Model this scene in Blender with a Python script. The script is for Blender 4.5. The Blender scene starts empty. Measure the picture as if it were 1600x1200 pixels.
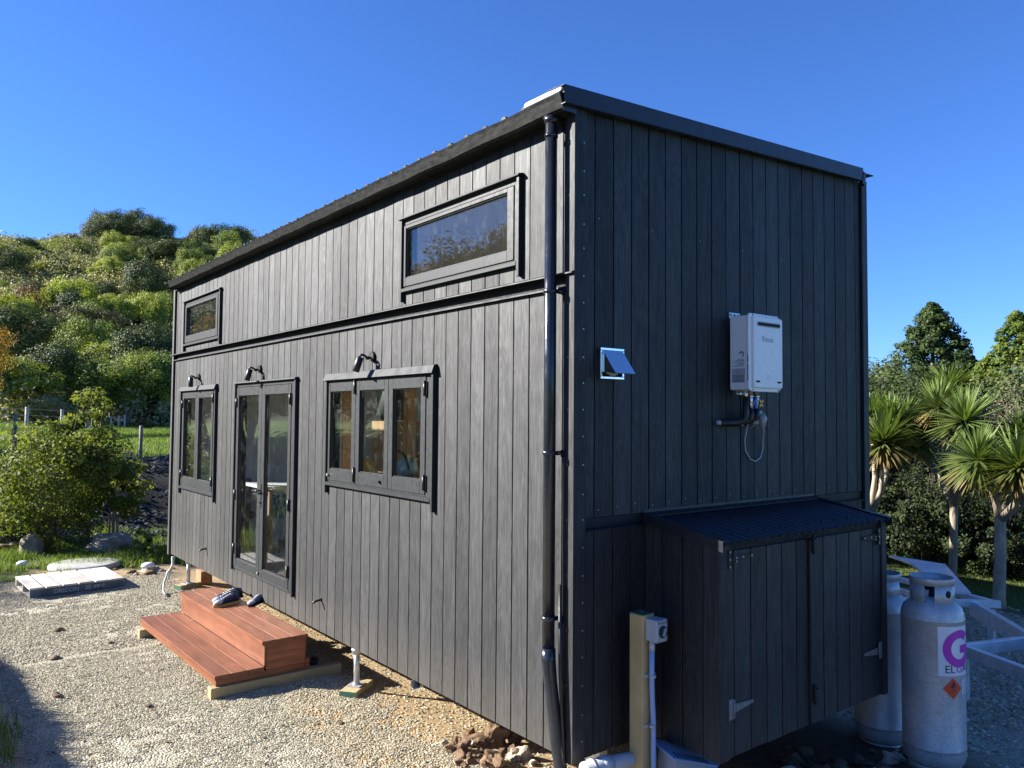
import bpy, bmesh, math, random
import numpy as np
from mathutils import Vector, Matrix

R = math.radians
random.seed(11)
rng = np.random.default_rng(11)
scene = bpy.context.scene
COL = scene.collection

# ------------------------------------------------------------------ camera, sky, sun, exposure
cd = bpy.data.cameras.new("camera")
cam = bpy.data.objects.new("camera", cd)
COL.objects.link(cam)
cam.location = (-2.9334, -3.2019, 1.8639)
_y, _p, _r = R(37.9581), R(2.4061), R(0.4435)
_f = Vector((math.cos(_p) * math.sin(_y), math.cos(_p) * math.cos(_y), math.sin(_p)))
_rt = Vector((math.cos(_y), -math.sin(_y), 0))
_u = _rt.cross(_f)
_rt2 = math.cos(_r) * _rt + math.sin(_r) * _u
_u2 = -math.sin(_r) * _rt + math.cos(_r) * _u
cam.matrix_world = Matrix.Translation(cam.location) @ Matrix((_rt2, _u2, -_f)).transposed().to_4x4()
cd.sensor_fit = 'HORIZONTAL'
cd.sensor_width = 36.0
cd.lens = 36.0 * 1227.386 / 1600.0
cd.clip_start = 0.05
cd.clip_end = 2000
scene.camera = cam

SUN_AZ, SUN_EL = -47.0, 26.0          # azimuth from +Y, clockwise; so the sun stands to the left of the picture
world = bpy.data.worlds.new("World")
scene.world = world
world.use_nodes = True
wn = world.node_tree
for n in list(wn.nodes):
    wn.nodes.remove(n)
sky = wn.nodes.new("ShaderNodeTexSky")
sky.sky_type = 'NISHITA'
sky.sun_disc = False
sky.sun_elevation = R(SUN_EL)
sky.sun_rotation = R(SUN_AZ)
sky.altitude = 150
sky.air_density = 1.0
sky.dust_density = 0.0
sky.ozone_density = 6.0
bg = wn.nodes.new("ShaderNodeBackground")
bg.inputs[1].default_value = 0.052
wo = wn.nodes.new("ShaderNodeOutputWorld")
tint = wn.nodes.new("ShaderNodeMix"); tint.data_type = 'RGBA'; tint.blend_type = 'MULTIPLY'
tint.inputs[0].default_value = 1.0
tint.inputs[7].default_value = (0.64, 0.89, 1.33, 1)          # the camera's cool daylight rendering of a clear sky
wn.links.new(sky.outputs[0], tint.inputs[6])
wn.links.new(tint.outputs[2], bg.inputs[0])
wn.links.new(bg.outputs[0], wo.inputs[0])

sd = bpy.data.lights.new("sun", 'SUN')
sd.energy = 5.0
sd.angle = R(0.53)
sd.color = (1.0, 0.962, 0.89)
sun = bpy.data.objects.new("sun", sd)
COL.objects.link(sun)
_s = Vector((math.sin(R(SUN_AZ)) * math.cos(R(SUN_EL)), math.cos(R(SUN_AZ)) * math.cos(R(SUN_EL)), math.sin(R(SUN_EL))))
sun.rotation_euler = _s.to_track_quat('Z', 'Y').to_euler()
sun.location = _s * 60

scene.view_settings.view_transform = 'Standard'
scene.view_settings.look = 'None'
scene.view_settings.exposure = 1.73
scene.view_settings.gamma = 1.0
scene.view_settings.use_curve_mapping = False

# ------------------------------------------------------------------ helpers
OFF = {}


def tag(o, label=None, cat=None, group=None, kind=None):
    if label: o['label'] = label
    if cat: o['category'] = cat
    if group: o['group'] = group
    if kind: o['kind'] = kind
    return o


def thing(name, loc, label, cat, group=None, rz=0.0, local=False):
    o = bpy.data.objects.new(name, None)
    COL.objects.link(o)
    o.location = loc
    o.rotation_euler = (0, 0, rz)
    o.empty_display_size = 0.1
    OFF[o] = Vector((0, 0, 0)) if local else Vector(loc)
    return tag(o, label, cat, group)


def link(name, me, mat, parent, origin):
    o = bpy.data.objects.new(name, me)
    COL.objects.link(o)
    if mat is not None:
        mats = mat if isinstance(mat, (list, tuple)) else [mat]
        for m in mats:
            me.materials.append(m)
    origin = Vector(origin)
    if parent is not None:
        o.parent = parent
        o.location = origin - OFF[parent]
    else:
        o.location = origin
    OFF[o] = origin
    return o


class MB:
    def __init__(s):
        s.v = []; s.f = []; s.sm = []; s.mi = []; s.m = 0

    def add(s, vs, fs, smooth=False):
        b = len(s.v)
        s.v += [tuple(v) for v in vs]
        s.f += [tuple(i + b for i in f) for f in fs]
        s.sm += [smooth] * len(fs)
        s.mi += [s.m] * len(fs)
        return s

    def box(s, x0, x1, y0, y1, z0, z1):
        return s.add([(x0, y0, z0), (x1, y0, z0), (x1, y1, z0), (x0, y1, z0), (x0, y0, z1), (x1, y0, z1), (x1, y1, z1), (x0, y1, z1)],
                     [(3, 2, 1, 0), (4, 5, 6, 7), (0, 1, 5, 4), (1, 2, 6, 5), (2, 3, 7, 6), (3, 0, 4, 7)])

    def obox(s, c, ax, ay, az):
        c, ax, ay, az = Vector(c), Vector(ax), Vector(ay), Vector(az)
        vs = [c + i * ax + j * ay + k * az for k in (-1, 1) for (i, j) in ((-1, -1), (1, -1), (1, 1), (-1, 1))]
        return s.add(vs, [(3, 2, 1, 0), (4, 5, 6, 7), (0, 1, 5, 4), (1, 2, 6, 5), (2, 3, 7, 6), (3, 0, 4, 7)])

    def beam(s, p, q, w, h, up=(0, 0, 1)):
        p, q = Vector(p), Vector(q)
        d = (q - p); L = d.length; d.normalize()
        side = Vector(up).cross(d).normalized(); u = d.cross(side)
        return s.obox((p + q) / 2, d * L / 2, side * w / 2, u * h / 2)

    def tube(s, pts, r, n=10, cap=True, smooth=True):
        pts = [Vector(p) for p in pts]
        rs = r if isinstance(r, (list, tuple)) else [r] * len(pts)
        vs = []; fs = []
        ref = None
        for i, p in enumerate(pts):
            t = (pts[min(i + 1, len(pts) - 1)] - pts[max(i - 1, 0)]).normalized()
            if ref is None:
                ref = t.orthogonal().normalized()
            a = (ref - t * ref.dot(t)).normalized(); ref = a
            b = t.cross(a)
            for k in range(n):
                an = 2 * math.pi * k / n
                vs.append(p + rs[i] * (math.cos(an) * a + math.sin(an) * b))
        for i in range(len(pts) - 1):
            for k in range(n):
                fs.append((i * n + k, i * n + (k + 1) % n, (i + 1) * n + (k + 1) % n, (i + 1) * n + k))
        s.add(vs, fs, smooth)
        if cap:
            b = len(s.v) - len(vs)
            s.f.append(tuple(b + k for k in reversed(range(n)))); s.sm.append(False); s.mi.append(s.m)
            e = b + (len(pts) - 1) * n
            s.f.append(tuple(e + k for k in range(n))); s.sm.append(False); s.mi.append(s.m)
        return s

    def lathe(s, prof, c=(0, 0, 0), n=32, a0=0.0, a1=2 * math.pi, smooth=True):
        full = abs(a1 - a0 - 2 * math.pi) < 1e-6
        m = n if full else n + 1
        vs = []; fs = []
        for (r, z) in prof:
            for k in range(m):
                a = a0 + (a1 - a0) * k / n
                vs.append((c[0] + r * math.cos(a), c[1] + r * math.sin(a), c[2] + z))
        for i in range(len(prof) - 1):
            for k in range(n):
                k2 = (k + 1) % m
                fs.append((i * m + k, i * m + k2, (i + 1) * m + k2, (i + 1) * m + k))
        return s.add(vs, fs, smooth)

    def prism(s, poly, fn, a, b):
        """extrude a 2-D polygon: fn(u, v, t) -> xyz, t from a to b"""
        n = len(poly)
        vs = [fn(u, v, a) for u, v in poly] + [fn(u, v, b) for u, v in poly]
        fs = [tuple(reversed(range(n))), tuple(range(n, 2 * n))] + [(i, (i + 1) % n, n + (i + 1) % n, n + i) for i in range(n)]
        return s.add(vs, fs)

    def build(s, name, mat, parent=None, origin=None, bevel=0.0, seg=1, recalc=True):
        vs = np.array(s.v, dtype=float)
        if origin is None:
            lo, hi = vs.min(0), vs.max(0)
            origin = ((lo[0] + hi[0]) / 2, (lo[1] + hi[1]) / 2, lo[2])
        vs = vs - np.array(origin)
        me = bpy.data.meshes.new(name)
        me.from_pydata(vs.tolist(), [], s.f)
        me.polygons.foreach_set('use_smooth', s.sm)
        me.polygons.foreach_set('material_index', s.mi)
        if recalc:
            bm = bmesh.new(); bm.from_mesh(me)
            bmesh.ops.recalc_face_normals(bm, faces=bm.faces)
            bm.to_mesh(me); bm.free()
        o = link(name, me, mat, parent, origin)
        if bevel > 0:
            bv = o.modifiers.new("bevel", 'BEVEL')
            bv.width = bevel; bv.segments = seg; bv.limit_method = 'ANGLE'; bv.angle_limit = R(40)
            bv.harden_normals = False
        return o


def np_mesh(name, V, F, tone=None, smooth=False):
    """V (N,3), F (M,k) with a constant k, tone (M,) one value a face"""
    me = bpy.data.meshes.new(name)
    V = np.asarray(V, dtype=np.float32); F = np.asarray(F, dtype=np.int32)
    M, k = F.shape
    me.vertices.add(len(V)); me.vertices.foreach_set('co', V.ravel())
    me.loops.add(M * k); me.loops.foreach_set('vertex_index', F.ravel())
    me.polygons.add(M); me.polygons.foreach_set('loop_start', np.arange(0, M * k, k, dtype=np.int32))
    try:
        me.polygons.foreach_set('loop_total', np.full(M, k, dtype=np.int32))
    except Exception:
        pass
    if smooth:
        me.polygons.foreach_set('use_smooth', np.ones(M, dtype=bool))
    if tone is not None:
        at = me.attributes.new('tone', 'FLOAT', 'FACE')
        at.data.foreach_set('value', np.asarray(tone, dtype=np.float32))
    me.update(); me.validate()
    return me


# ------------------------------------------------------------------ materials
class NT:
    def __init__(s, name):
        s.m = bpy.data.materials.new(name); s.m.use_nodes = True
        s.t = s.m.node_tree
        for n in list(s.t.nodes): s.t.nodes.remove(n)
        s.out = s.n('ShaderNodeOutputMaterial')

    def n(s, t, **kw):
        nd = s.t.nodes.new(t)
        for k, v in kw.items():
            if k.startswith('i_'):
                nd.inputs[int(k[2:]) if k[2:].isdigit() else k[2:].replace('_', ' ')].default_value = v
            else:
                setattr(nd, k, v)
        return nd

    def l(s, a, b): s.t.links.new(a, b)

    def pos(s, scale=(1, 1, 1), obj=False, rnd=False):
        if obj:
            src = s.n('ShaderNodeTexCoord').outputs['Object']
        else:
            src = s.n('ShaderNodeNewGeometry').outputs['Position']
        if rnd:
            oi = s.n('ShaderNodeObjectInfo')
            mm = s.n('ShaderNodeMath', operation='MULTIPLY'); s.l(oi.outputs['Random'], mm.inputs[0]); mm.inputs[1].default_value = 37.0
            va = s.n('ShaderNodeVectorMath', operation='ADD'); s.l(src, va.inputs[0]); s.l(mm.outputs[0], va.inputs[1]); src = va.outputs[0]
        mp = s.n('ShaderNodeMapping'); mp.inputs['Scale'].default_value = scale
        s.l(src, mp.inputs[0])
        return mp.outputs[0]

    def noise(s, vec, scale, detail=4, rough=.55, dist=0.0):
        nd = s.n('ShaderNodeTexNoise'); nd.inputs['Scale'].default_value = scale; nd.inputs['Detail'].default_value = detail
        nd.inputs['Roughness'].default_value = rough; nd.inputs['Distortion'].default_value = dist
        s.l(vec, nd.inputs['Vector']); return nd.outputs['Fac']

    def voro(s, vec, scale, feature='F1', out='Distance'):
        nd = s.n('ShaderNodeTexVoronoi', feature=feature); nd.inputs['Scale'].default_value = scale
        s.l(vec, nd.inputs['Vector']); return nd.outputs[out]

    def ramp(s, fac, stops):
        nd = s.n('ShaderNodeValToRGB'); e = nd.color_ramp.elements
        while len(e) < len(stops): e.new(0.5)
        for el, (p, c) in zip(e, stops):
            el.position = p; el.color = (c[0], c[1], c[2], 1) if hasattr(c, '__len__') else (c, c, c, 1)
        s.l(fac, nd.inputs[0]); return nd.outputs[0]

    def mix(s, fac, a, b, mode='MIX'):
        nd = s.n('ShaderNodeMix', data_type='RGBA', blend_type=mode)
        for sock, v in ((nd.inputs[0], fac), (nd.inputs[6], a), (nd.inputs[7], b)):
            if isinstance(v, bpy.types.NodeSocket): s.l(v, sock)
            elif hasattr(v, '__len__'): sock.default_value = (v[0], v[1], v[2], 1)
            else: sock.default_value = v
        return nd.outputs[2]

    def math(s, op, a, b=0.0, clamp=False):
        nd = s.n('ShaderNodeMath', operation=op, use_clamp=clamp)
        for sock, v in ((nd.inputs[0], a), (nd.inputs[1], b)):
            if isinstance(v, bpy.types.NodeSocket): s.l(v, sock)
            else: sock.default_value = v
        return nd.outputs[0]

    def bump(s, h, strength, dist=0.01):
        nd = s.n('ShaderNodeBump'); nd.inputs['Strength'].default_value = strength; nd.inputs['Distance'].default_value = dist
        s.l(h, nd.inputs['Height']); return nd.outputs[0]

    def attr(s, name, out='Fac'):
        nd = s.n('ShaderNodeAttribute', attribute_name=name); return nd.outputs[out]

    def princ(s, color, rough=.6, metal=0.0, spec=.5, normal=None, coat=0.0, sheen=0.0):
        b = s.n('ShaderNodeBsdfPrincipled')
        for key, v in (('Base Color', color), ('Roughness', rough), ('Metallic', metal), ('Specular IOR Level', spec), ('Coat Weight', coat)):
            if isinstance(v, bpy.types.NodeSocket): s.l(v, b.inputs[key])
            elif hasattr(v, '__len__'): b.inputs[key].default_value = (v[0], v[1], v[2], 1)
            else: b.inputs[key].default_value = v
        if normal is not None: s.l(normal, b.inputs['Normal'])
        return b

    def done(s, shader):
        s.l(shader.outputs[0] if not isinstance(shader, bpy.types.NodeSocket) else shader, s.out.inputs[0]); return s.m


def simple(name, c, rough=.5, metal=0.0, var=.15, vs=20, bump=.0, bs=120, scale=(1, 1, 1), spec=.5, coat=0):
    t = NT(name)
    p = t.pos(scale)
    nz = t.noise(p, vs, 5)
    lo = tuple(x * (1 - var) for x in c); hi = tuple(min(1, x * (1 + var)) for x in c)
    colr = t.ramp(nz, [(.3, lo), (.7, hi)])
    nrm = t.bump(t.noise(p, bs, 4), bump, .004) if bump else None
    rg = t.ramp(t.noise(p, vs * 1.7, 3), [(.3, max(0, rough - .08)), (.7, min(1, rough + .08))])
    return t.done(t.princ(colr, rg, metal, spec, nrm, coat))


def make_clad():
    t = NT('stained_cladding')
    v = t.pos((75, 75, 2.0), rnd=True)
    fine = t.pos((330, 330, 14), rnd=True)
    saw = t.pos((26, 26, 420), rnd=True)
    n1 = t.noise(v, 1, 4, .6, 1.0)
    n2 = t.noise(fine, 1, 3, .6)
    n3 = t.noise(saw, 1, 2, .6)
    blot = t.noise(t.pos((11, 11, 7)), 1, 5, .65)
    big = t.noise(t.pos((3, 3, 1.2)), 1, 4)
    wv = t.noise(t.pos((9, 9, .9), rnd=True), 1, 1, .5, .6)
    rings = t.math('SINE', t.math('MULTIPLY', wv, 95.0))
    streak = t.math('ADD', t.math('MULTIPLY', n1, .50), t.math('MULTIPLY', n2, .50))
    streak = t.math('ADD', streak, t.math('MULTIPLY', rings, .045))
    streak = t.math('ADD', streak, t.math('MULTIPLY', t.math('SUBTRACT', blot, .5), .30))
    streak = t.math('ADD', streak, t.math('MULTIPLY', t.math('SUBTRACT', n3, .5), .12))
    c = t.ramp(streak, [(.34, (.0082, .0090, .0108)), (.52, (.0100, .0109, .0130)), (.72, (.0150, .0163, .0188))])
    c = t.mix(t.ramp(big, [(.35, 0.0), (.7, .4)]), c, (.0125, .0135, .0155))
    oi = t.n('ShaderNodeObjectInfo')
    vv = t.ramp(oi.outputs['Random'], [(0, .8), (1, 1.2)])
    c = t.mix(1.0, c, vv, 'MULTIPLY')
    sx = t.n('ShaderNodeSeparateXYZ'); t.l(t.pos(), sx.inputs[0])
    splash = t.math('MULTIPLY', t.ramp(t.math('ADD', sx.outputs[2], t.math('MULTIPLY', blot, .45)), [(.12, 1.0), (.62, 0.0)]), t.ramp(n2, [(.35, .15), (.7, .75)]))
    c = t.mix(splash, c, (.085, .072, .052))
    h = t.math('ADD', t.math('ADD', t.math('MULTIPLY', n1, .6), t.math('MULTIPLY', n2, .5)), t.math('MULTIPLY', n3, .25))
    nrm = t.bump(h, .36, .003)
    sp = t.math('MULTIPLY', t.ramp(streak, [(.34, .36), (.52, .60), (.70, .96)]), t.ramp(oi.outputs['Random'], [(0, .78), (1, 1.12)]))
    return t.done(t.princ(c, .64, 0, sp, nrm))


def make_timber(name, c1, c2, grain=(3, 3, 60), rough=.5, bump=.25, spec=.4, obj=True):
    t = NT(name)
    p = t.pos(grain, obj=obj, rnd=True)
    n = t.noise(p, 1, 5, .6, .8)
    n2 = t.noise(t.pos((2.2, 2.2, 2.2), rnd=True), 1, 4)
    c = t.ramp(n, [(.3, c1), (.7, c2)])
    c = t.mix(t.ramp(n2, [(.4, 0.0), (.75, .55)]), c, tuple(x * .62 for x in c1))
    oi = t.n('ShaderNodeObjectInfo')
    c = t.mix(1.0, c, t.ramp(oi.outputs['Random'], [(0, .85), (1, 1.12)]), 'MULTIPLY')
    return t.done(t.princ(c, rough, 0, spec, t.bump(n, bump, .003)))


def make_leaf(name, a, b, trans=.3, hue=.25, rough=.62, spec=.2, third=None):
    t = NT(name)
    tone = t.attr('tone')
    oi = t.n('ShaderNodeObjectInfo')
    f = t.math('ADD', tone, t.math('MULTIPLY', t.math('SUBTRACT', oi.outputs['Random'], .5), hue), True)
    stops = [(0, a), (1, b)] if third is None else [(0, a), (.55, b), (1, third)]
    c = t.ramp(f, stops)
    p = t.princ(c, rough, 0, spec)
    tr = t.n('ShaderNodeBsdfTranslucent')
    ct = t.mix(1.0, c, (1.3, 1.35, .6), 'MULTIPLY'); t.l(ct, tr.inputs[0])
    ms = t.n('ShaderNodeMixShader'); ms.inputs[0].default_value = trans
    t.l(p.outputs[0], ms.inputs[1]); t.l(tr.outputs[0], ms.inputs[2])
    return t.done(ms)


def make_galv(name, base=(.42, .44, .46), rough=.42, metal=.85, sc=26, var=.2):
    t = NT(name)
    p = t.pos()
    v = t.n('ShaderNodeTexVoronoi'); v.inputs['Scale'].default_value = sc; t.l(p, v.inputs[0])
    vv = t.ramp(v.outputs['Color'], [(0.1, 1 - var), (.9, 1 + var * .5)])
    dn = t.noise(p, 7, 6, .65)
    c = t.mix(1.0, base, vv, 'MULTIPLY')
    c = t.mix(t.ramp(dn, [(.42, 0.0), (.72, .55)]), c, tuple(v * .55 for v in base))
    rg = t.ramp(t.noise(p, 40, 4), [(.3, rough - .1), (.7, rough + .16)])
    return t.done(t.princ(c, rg, metal, .5, t.bump(t.noise(p, 90, 3), .08, .003)))


def make_glass():
    t = NT('window_glass')
    tr = t.n('ShaderNodeBsdfTransparent'); tr.inputs[0].default_value = (.95, .965, .955, 1)
    gl = t.n('ShaderNodeBsdfGlossy'); gl.inputs['Roughness'].default_value = 0.004; gl.inputs[0].default_value = (.96, .98, .97, 1)
    wob = t.bump(t.noise(t.pos(), 1.3, 1), .02, .02); t.l(wob, gl.inputs['Normal'])
    ge = t.n('ShaderNodeNewGeometry'); dt = t.n('ShaderNodeVectorMath', operation='DOT_PRODUCT'); t.l(ge.outputs['Incoming'], dt.inputs[0]); t.l(ge.outputs['Normal'], dt.inputs[1])
    om = t.math('SUBTRACT', 1.0, t.math('ABSOLUTE', dt.outputs['Value']))          # Schlick, the same from both sides of the pane
    fr = t.math('ADD', .055, t.math('MULTIPLY', t.math('POWER', om, 5.0), .945))
    ms = t.n('ShaderNodeMixShader'); t.l(fr, ms.inputs[0]); t.l(tr.outputs[0], ms.inputs[1]); t.l(gl.outputs[0], ms.inputs[2])
    # dust and old water marks
    sp = t.noise(t.pos((16, 16, 9)), 1, 6, .75, .6)
    sp2 = t.noise(t.pos((160, 160, 60)), 1, 2)
    f = t.math('MULTIPLY', t.ramp(sp, [(.52, 0.0), (.82, .17)]), t.ramp(sp2, [(.4, .1), (.7, 1.0)]))
    df = t.n('ShaderNodeBsdfDiffuse'); df.inputs[0].default_value = (.35, .38, .38, 1)
    m2 = t.n('ShaderNodeMixShader'); t.l(f, m2.inputs[0]); t.l(ms.outputs[0], m2.inputs[1]); t.l(df.outputs[0], m2.inputs[2])
    return t.done(m2)


def make_ground():
    t = NT('yard_ground')
    p = t.pos()
    at = t.n('ShaderNodeAttribute', attribute_name='zone')
    sep = t.n('ShaderNodeSeparateColor'); t.l(at.outputs['Color'], sep.inputs[0])
    gv, cl, gr = sep.outputs[0], sep.outputs[1], sep.outputs[2]
    # bare dark soil
    sn = t.noise(p, 9, 6, .7)
    soil = t.ramp(sn, [(.3, (.035, .026, .018)), (.7, (.115, .085, .06))])
    soil = t.mix(t.attr('dark_soil_shade', 'Fac'), soil, t.ramp(sn, [(.3, (.006, .006, .005)), (.7, (.020, .018, .014))]))  # near-black bank soil, with the shrub's shade also put into its colour
    # gravel
    ve = t.n('ShaderNodeTexVoronoi'); ve.inputs['Scale'].default_value = 62; t.l(p, ve.inputs[0])
    vf = t.n('ShaderNodeTexVoronoi', feature='F1'); vf.inputs['Scale'].default_value = 95; t.l(p, vf.inputs[0])
    gc = t.ramp(ve.outputs['Color'], [(0.05, (.24, .215, .155)), (.5, (.38, .345, .26)), (.95, (.52, .48, .38))])
    gpatch = t.noise(p, 1.6, 5)
    gc = t.mix(t.ramp(gpatch, [(.45, 0.0), (.7, .5)]), gc, (.33, .29, .205))
    # clay sand
    cn = t.noise(p, 24, 5, .7)
    cc = t.ramp(cn, [(.3, (.22, .145, .07)), (.7, (.46, .34, .19))])
    gn = t.noise(p, 30, 5, .7)
    gcol = t.ramp(gn, [(.3, (.035, .05, .014)), (.55, (.075, .10, .028)), (.8, (.15, .13, .06))])
    c = t.mix(gv, soil, gc)
    c = t.mix(cl, c, cc)
    c = t.mix(gr, c, gcol)
    h1 = t.math('SUBTRACT', .8, t.math('MULTIPLY', ve.outputs['Distance'], 1.2))
    h = t.math('ADD', t.math('MULTIPLY', h1, gv), t.math('MULTIPLY', cn, .8))
    nrm = t.bump(h, 1.0, .014)
    return t.done(t.princ(c, .85, 0, .25, nrm))


def make_hill():
    t = NT('hill_ground')
    p = t.pos()
    n = t.noise(p, .35, 7, .65)
    c = t.ramp(n, [(.3, (.016, .024, .009)), (.55, (.035, .05, .014)), (.75, (.07, .075, .025))])
    at = t.attr('paddock')
    n2 = t.noise(p, 5, 6, .65)
    c2 = t.ramp(n2, [(.3, (.10, .16, .03)), (.6, (.16, .25, .05)), (.8, (.22, .28, .08))])
    c = t.mix(at, c, c2)
    return t.done(t.princ(c, .9, 0, .2, t.bump(t.noise(p, 6, 6), .6, .1)))


M = {}
M['clad'] = make_clad()
M['back'] = simple('black_backing', (.006, .006, .007), .8)
M['lining'] = simple('interior_lining', (.76, .76, .72), .6, var=.04)
M['floor'] = make_timber('floor_boards', (.40, .34, .26), (.55, .48, .38))
M['frame'] = simple('charcoal_joinery', (.019, .021, .023), .52, var=.1, spec=.32)
M['flash'] = simple('black_flashing', (.012, .014, .018), .55, var=.2, vs=6, spec=.22)
M['gutter'] = simple('dusty_black_gutter', (.013, .0135, .0125), .5, var=.95, vs=30, bump=.05, scale=(1, .5, 1.4), spec=.22)
M['pipe'] = simple('black_upvc_pipe', (.014, .017, .024), .22, var=.2, vs=9, spec=.6)
M['roof'] = simple('black_roof_steel', (.011, .012, .018), .42, var=.15, vs=9, spec=.42)
M['ribs'] = simple('black_roof_ribs', (.010, .011, .014), .6, var=.15, vs=9, spec=.2)
M['cap'] = simple('white_roof_wrap', (.55, .56, .58), .45)
M['glass'] = make_glass()
M['screw'] = simple('zinc_screw', (.40, .41, .43), .4, .8)
M['blackp'] = simple('black_plastic', (.012, .012, .013), .4)
M['whitep'] = simple('white_enamel', (.74, .75, .76), .32, var=.03, spec=.5)
M['greyp'] = simple('grey_plastic', (.33, .35, .37), .4, var=.06)
M['lgrey'] = simple('light_grey_pvc', (.38, .40, .42), .38, var=.06)
M['bluep'] = simple('pale_blue_plastic', (.25, .36, .58), .42, var=.05)
M['ink'] = simple('dark_ink', (.03, .035, .05), .5)
M['greyink'] = simple('grey_ink', (.17, .19, .22), .5)
M['label'] = simple('white_label', (.72, .73, .76), .4, var=.03)
M['label2'] = simple('grey_label', (.36, .38, .42), .4, var=.04)
M['magenta'] = simple('magenta_print', (.46, .035, .42), .4, var=.04)
M['red'] = simple('orange_red_print', (.72, .075, .025), .4, var=.04)
M['steel'] = simple('stainless_steel', (.80, .81, .82), .16, 1.0, var=.04)
M['brass'] = simple('brass_fitting', (.45, .28, .08), .35, .9)
M['bluev'] = simple('blue_valve_paint', (.03, .09, .42), .4)
M['galv'] = make_galv('galvanised_bottle', (.50, .52, .535), .42, .35, 110, .2)
M['galv2'] = make_galv('galvanised_trailer', (.84, .88, .94), .36, .65, 12, .08)
M['zinc_dull'] = simple('dull_zinc', (.20, .21, .22), .5, .3)
M['galv3'] = make_galv('zinc_jack', (.56, .57, .58), .4, .55, 40, .2)
M['red_timber'] = make_timber('red_stained_timber', (.155, .050, .020), (.295, .104, .044), (30, 2.4, 30), .46, .25, .45)
M['red_timber_x'] = make_timber('red_stained_timber_end', (.16, .046, .020), (.34, .105, .045), (2.4, 30, 30), .48, .25, .45)
M['tan'] = make_timber('treated_pine', (.42, .30, .13), (.58, .44, .22), (5, 5, 2.2), .65, .3, .3)
M['tanx'] = make_timber('treated_pine_lengthwise', (.36, .27, .13), (.50, .40, .22), (2.0, 22, 22), .65, .3, .3)
M['green_end'] = simple('green_sealed_end', (.03, .10, .07), .6, var=.3)
M['pallet'] = make_timber('weathered_pallet_wood', (.44, .40, .35), (.66, .62, .56), (22, 2.4, 22), .75, .4, .2)
M['palletblue'] = simple('faded_blue_paint', (.055, .095, .14), .65, var=.45, vs=9, bump=.1)
M['stencil'] = simple('faded_white_stencil', (.42, .47, .52), .7, var=.35, vs=60)
M['concrete'] = simple('pale_concrete', (.36, .35, .32), .85, var=.2, vs=10, bump=.35, bs=60)
M['rock'] = simple('weathered_rock', (.24, .20, .145), .85, var=.4, vs=5, bump=.9, bs=22)
M['stone'] = simple('pale_stone', (.38, .32, .24), .85, var=.3, vs=14, bump=.6, bs=50)
M['clod'] = simple('reddish_clay', (.150, .090, .048), .92, var=.5, vs=16, bump=1.0, bs=60)
M['darkclod'] = simple('dark_damp_clay', (.12, .078, .050), .92, var=.55, vs=12, bump=1.0, bs=50)
M['brick'] = simple('fired_brick', (.34, .17, .09), .85, var=.25, vs=30, bump=.4)
M['wood_post'] = make_timber('weathered_post', (.17, .15, .12), (.30, .27, .22), (12, 12, 2), .85, .5, .2)
M['palepost'] = make_timber('pale_post', (.42, .38, .32), (.55, .50, .44), (12, 12, 2), .85, .5, .2)
M['wire'] = simple('fence_wire', (.35, .35, .36), .4, .7)
M['bark'] = make_timber('bark', (.14, .115, .085), (.28, .235, .18), (9, 9, 3), .9, .9, .2)
M['darkbark'] = make_timber('dark_bark', (.05, .042, .032), (.11, .09, .07), (9, 9, 3), .9, .9, .2)
M['palebark'] = make_timber('cabbage_tree_bark', (.26, .22, .16), (.44, .38, .29), (14, 14, 5), .9, .9, .2)
M['ground'] = make_ground()
M['hill'] = make_hill()
M['leaf_lime'] = make_leaf('leaves_lime', (0.152, 0.194, 0.037), (0.406, 0.434, 0.079), .3)
M['leaf_mid'] = make_leaf('leaves_mid_green', (0.070, 0.107, 0.027), (0.250, 0.293, 0.066), .25)
M['leaf_dark'] = make_leaf('leaves_dark_green', (0.031, 0.051, 0.019), (0.120, 0.147, 0.042), .15)
M['leaf_grey'] = make_leaf('leaves_grey_green', (0.150, 0.159, 0.076), (0.411, 0.372, 0.188), .2)
M['leaf_brown'] = make_leaf('leaves_brown_green', (0.060, 0.069, 0.029), (0.191, 0.172, 0.081), .15)
M['leaf_gold'] = make_leaf('leaves_gold', (.22, .115, .020), (.46, .27, .05), .35)
M['leaf_rust'] = make_leaf('leaves_rust', (.10, .055, .022), (.24, .125, .05), .3)
M['leaf_gloss'] = make_leaf('leaves_glossy_shrub', (0.065, 0.100, 0.016), (0.265, 0.288, 0.063), .35, .1, .62, .18)
M['leaf_twig'] = make_leaf('twigs_mauve_brown', (.10, .070, .055), (.26, .20, .155), .1)
M['blade'] = make_leaf('cabbage_tree_blades', (.24, .17, .07), (.085, .12, .028), .25, .08, .55, .25, third=(.155, .215, .060))
M['grass'] = make_leaf('grass_blades', (.08, .115, .022), (.20, .27, .06), .35, .0)
M['drygrass'] = make_leaf('dry_grass_blades', (.13, .115, .055), (.28, .26, .13), .3, .0)
M['mulch'] = make_leaf('mulch_leaves', (.006, .008, .006), (.020, .028, .018), .0, .0, .5, .4)  # dark mulch leaves, deepened further by the bank's shade in their colour
M['shoe'] = simple('navy_shoe_mesh', (.018, .022, .055), .7, var=.3, vs=60)
M['shoe_toe'] = simple('pale_grey_rubber', (.42, .44, .48), .55, var=.1)
M['shoe_sole'] = simple('gum_sole', (.48, .33, .10), .6, var=.1)
M['lace'] = simple('white_lace', (.65, .66, .68), .7)
M['blue_cloth'] = simple('bright_blue_fabric', (.015, .03, .24), .7, var=.2)
M['grey_cloth'] = simple('grey_blue_fabric', (.11, .13, .18), .75, var=.2, vs=40)
M['cabinet'] = make_timber('oak_panel', (.30, .18, .09), (.42, .27, .15), (14, 14, 2), .5, .1)
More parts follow.
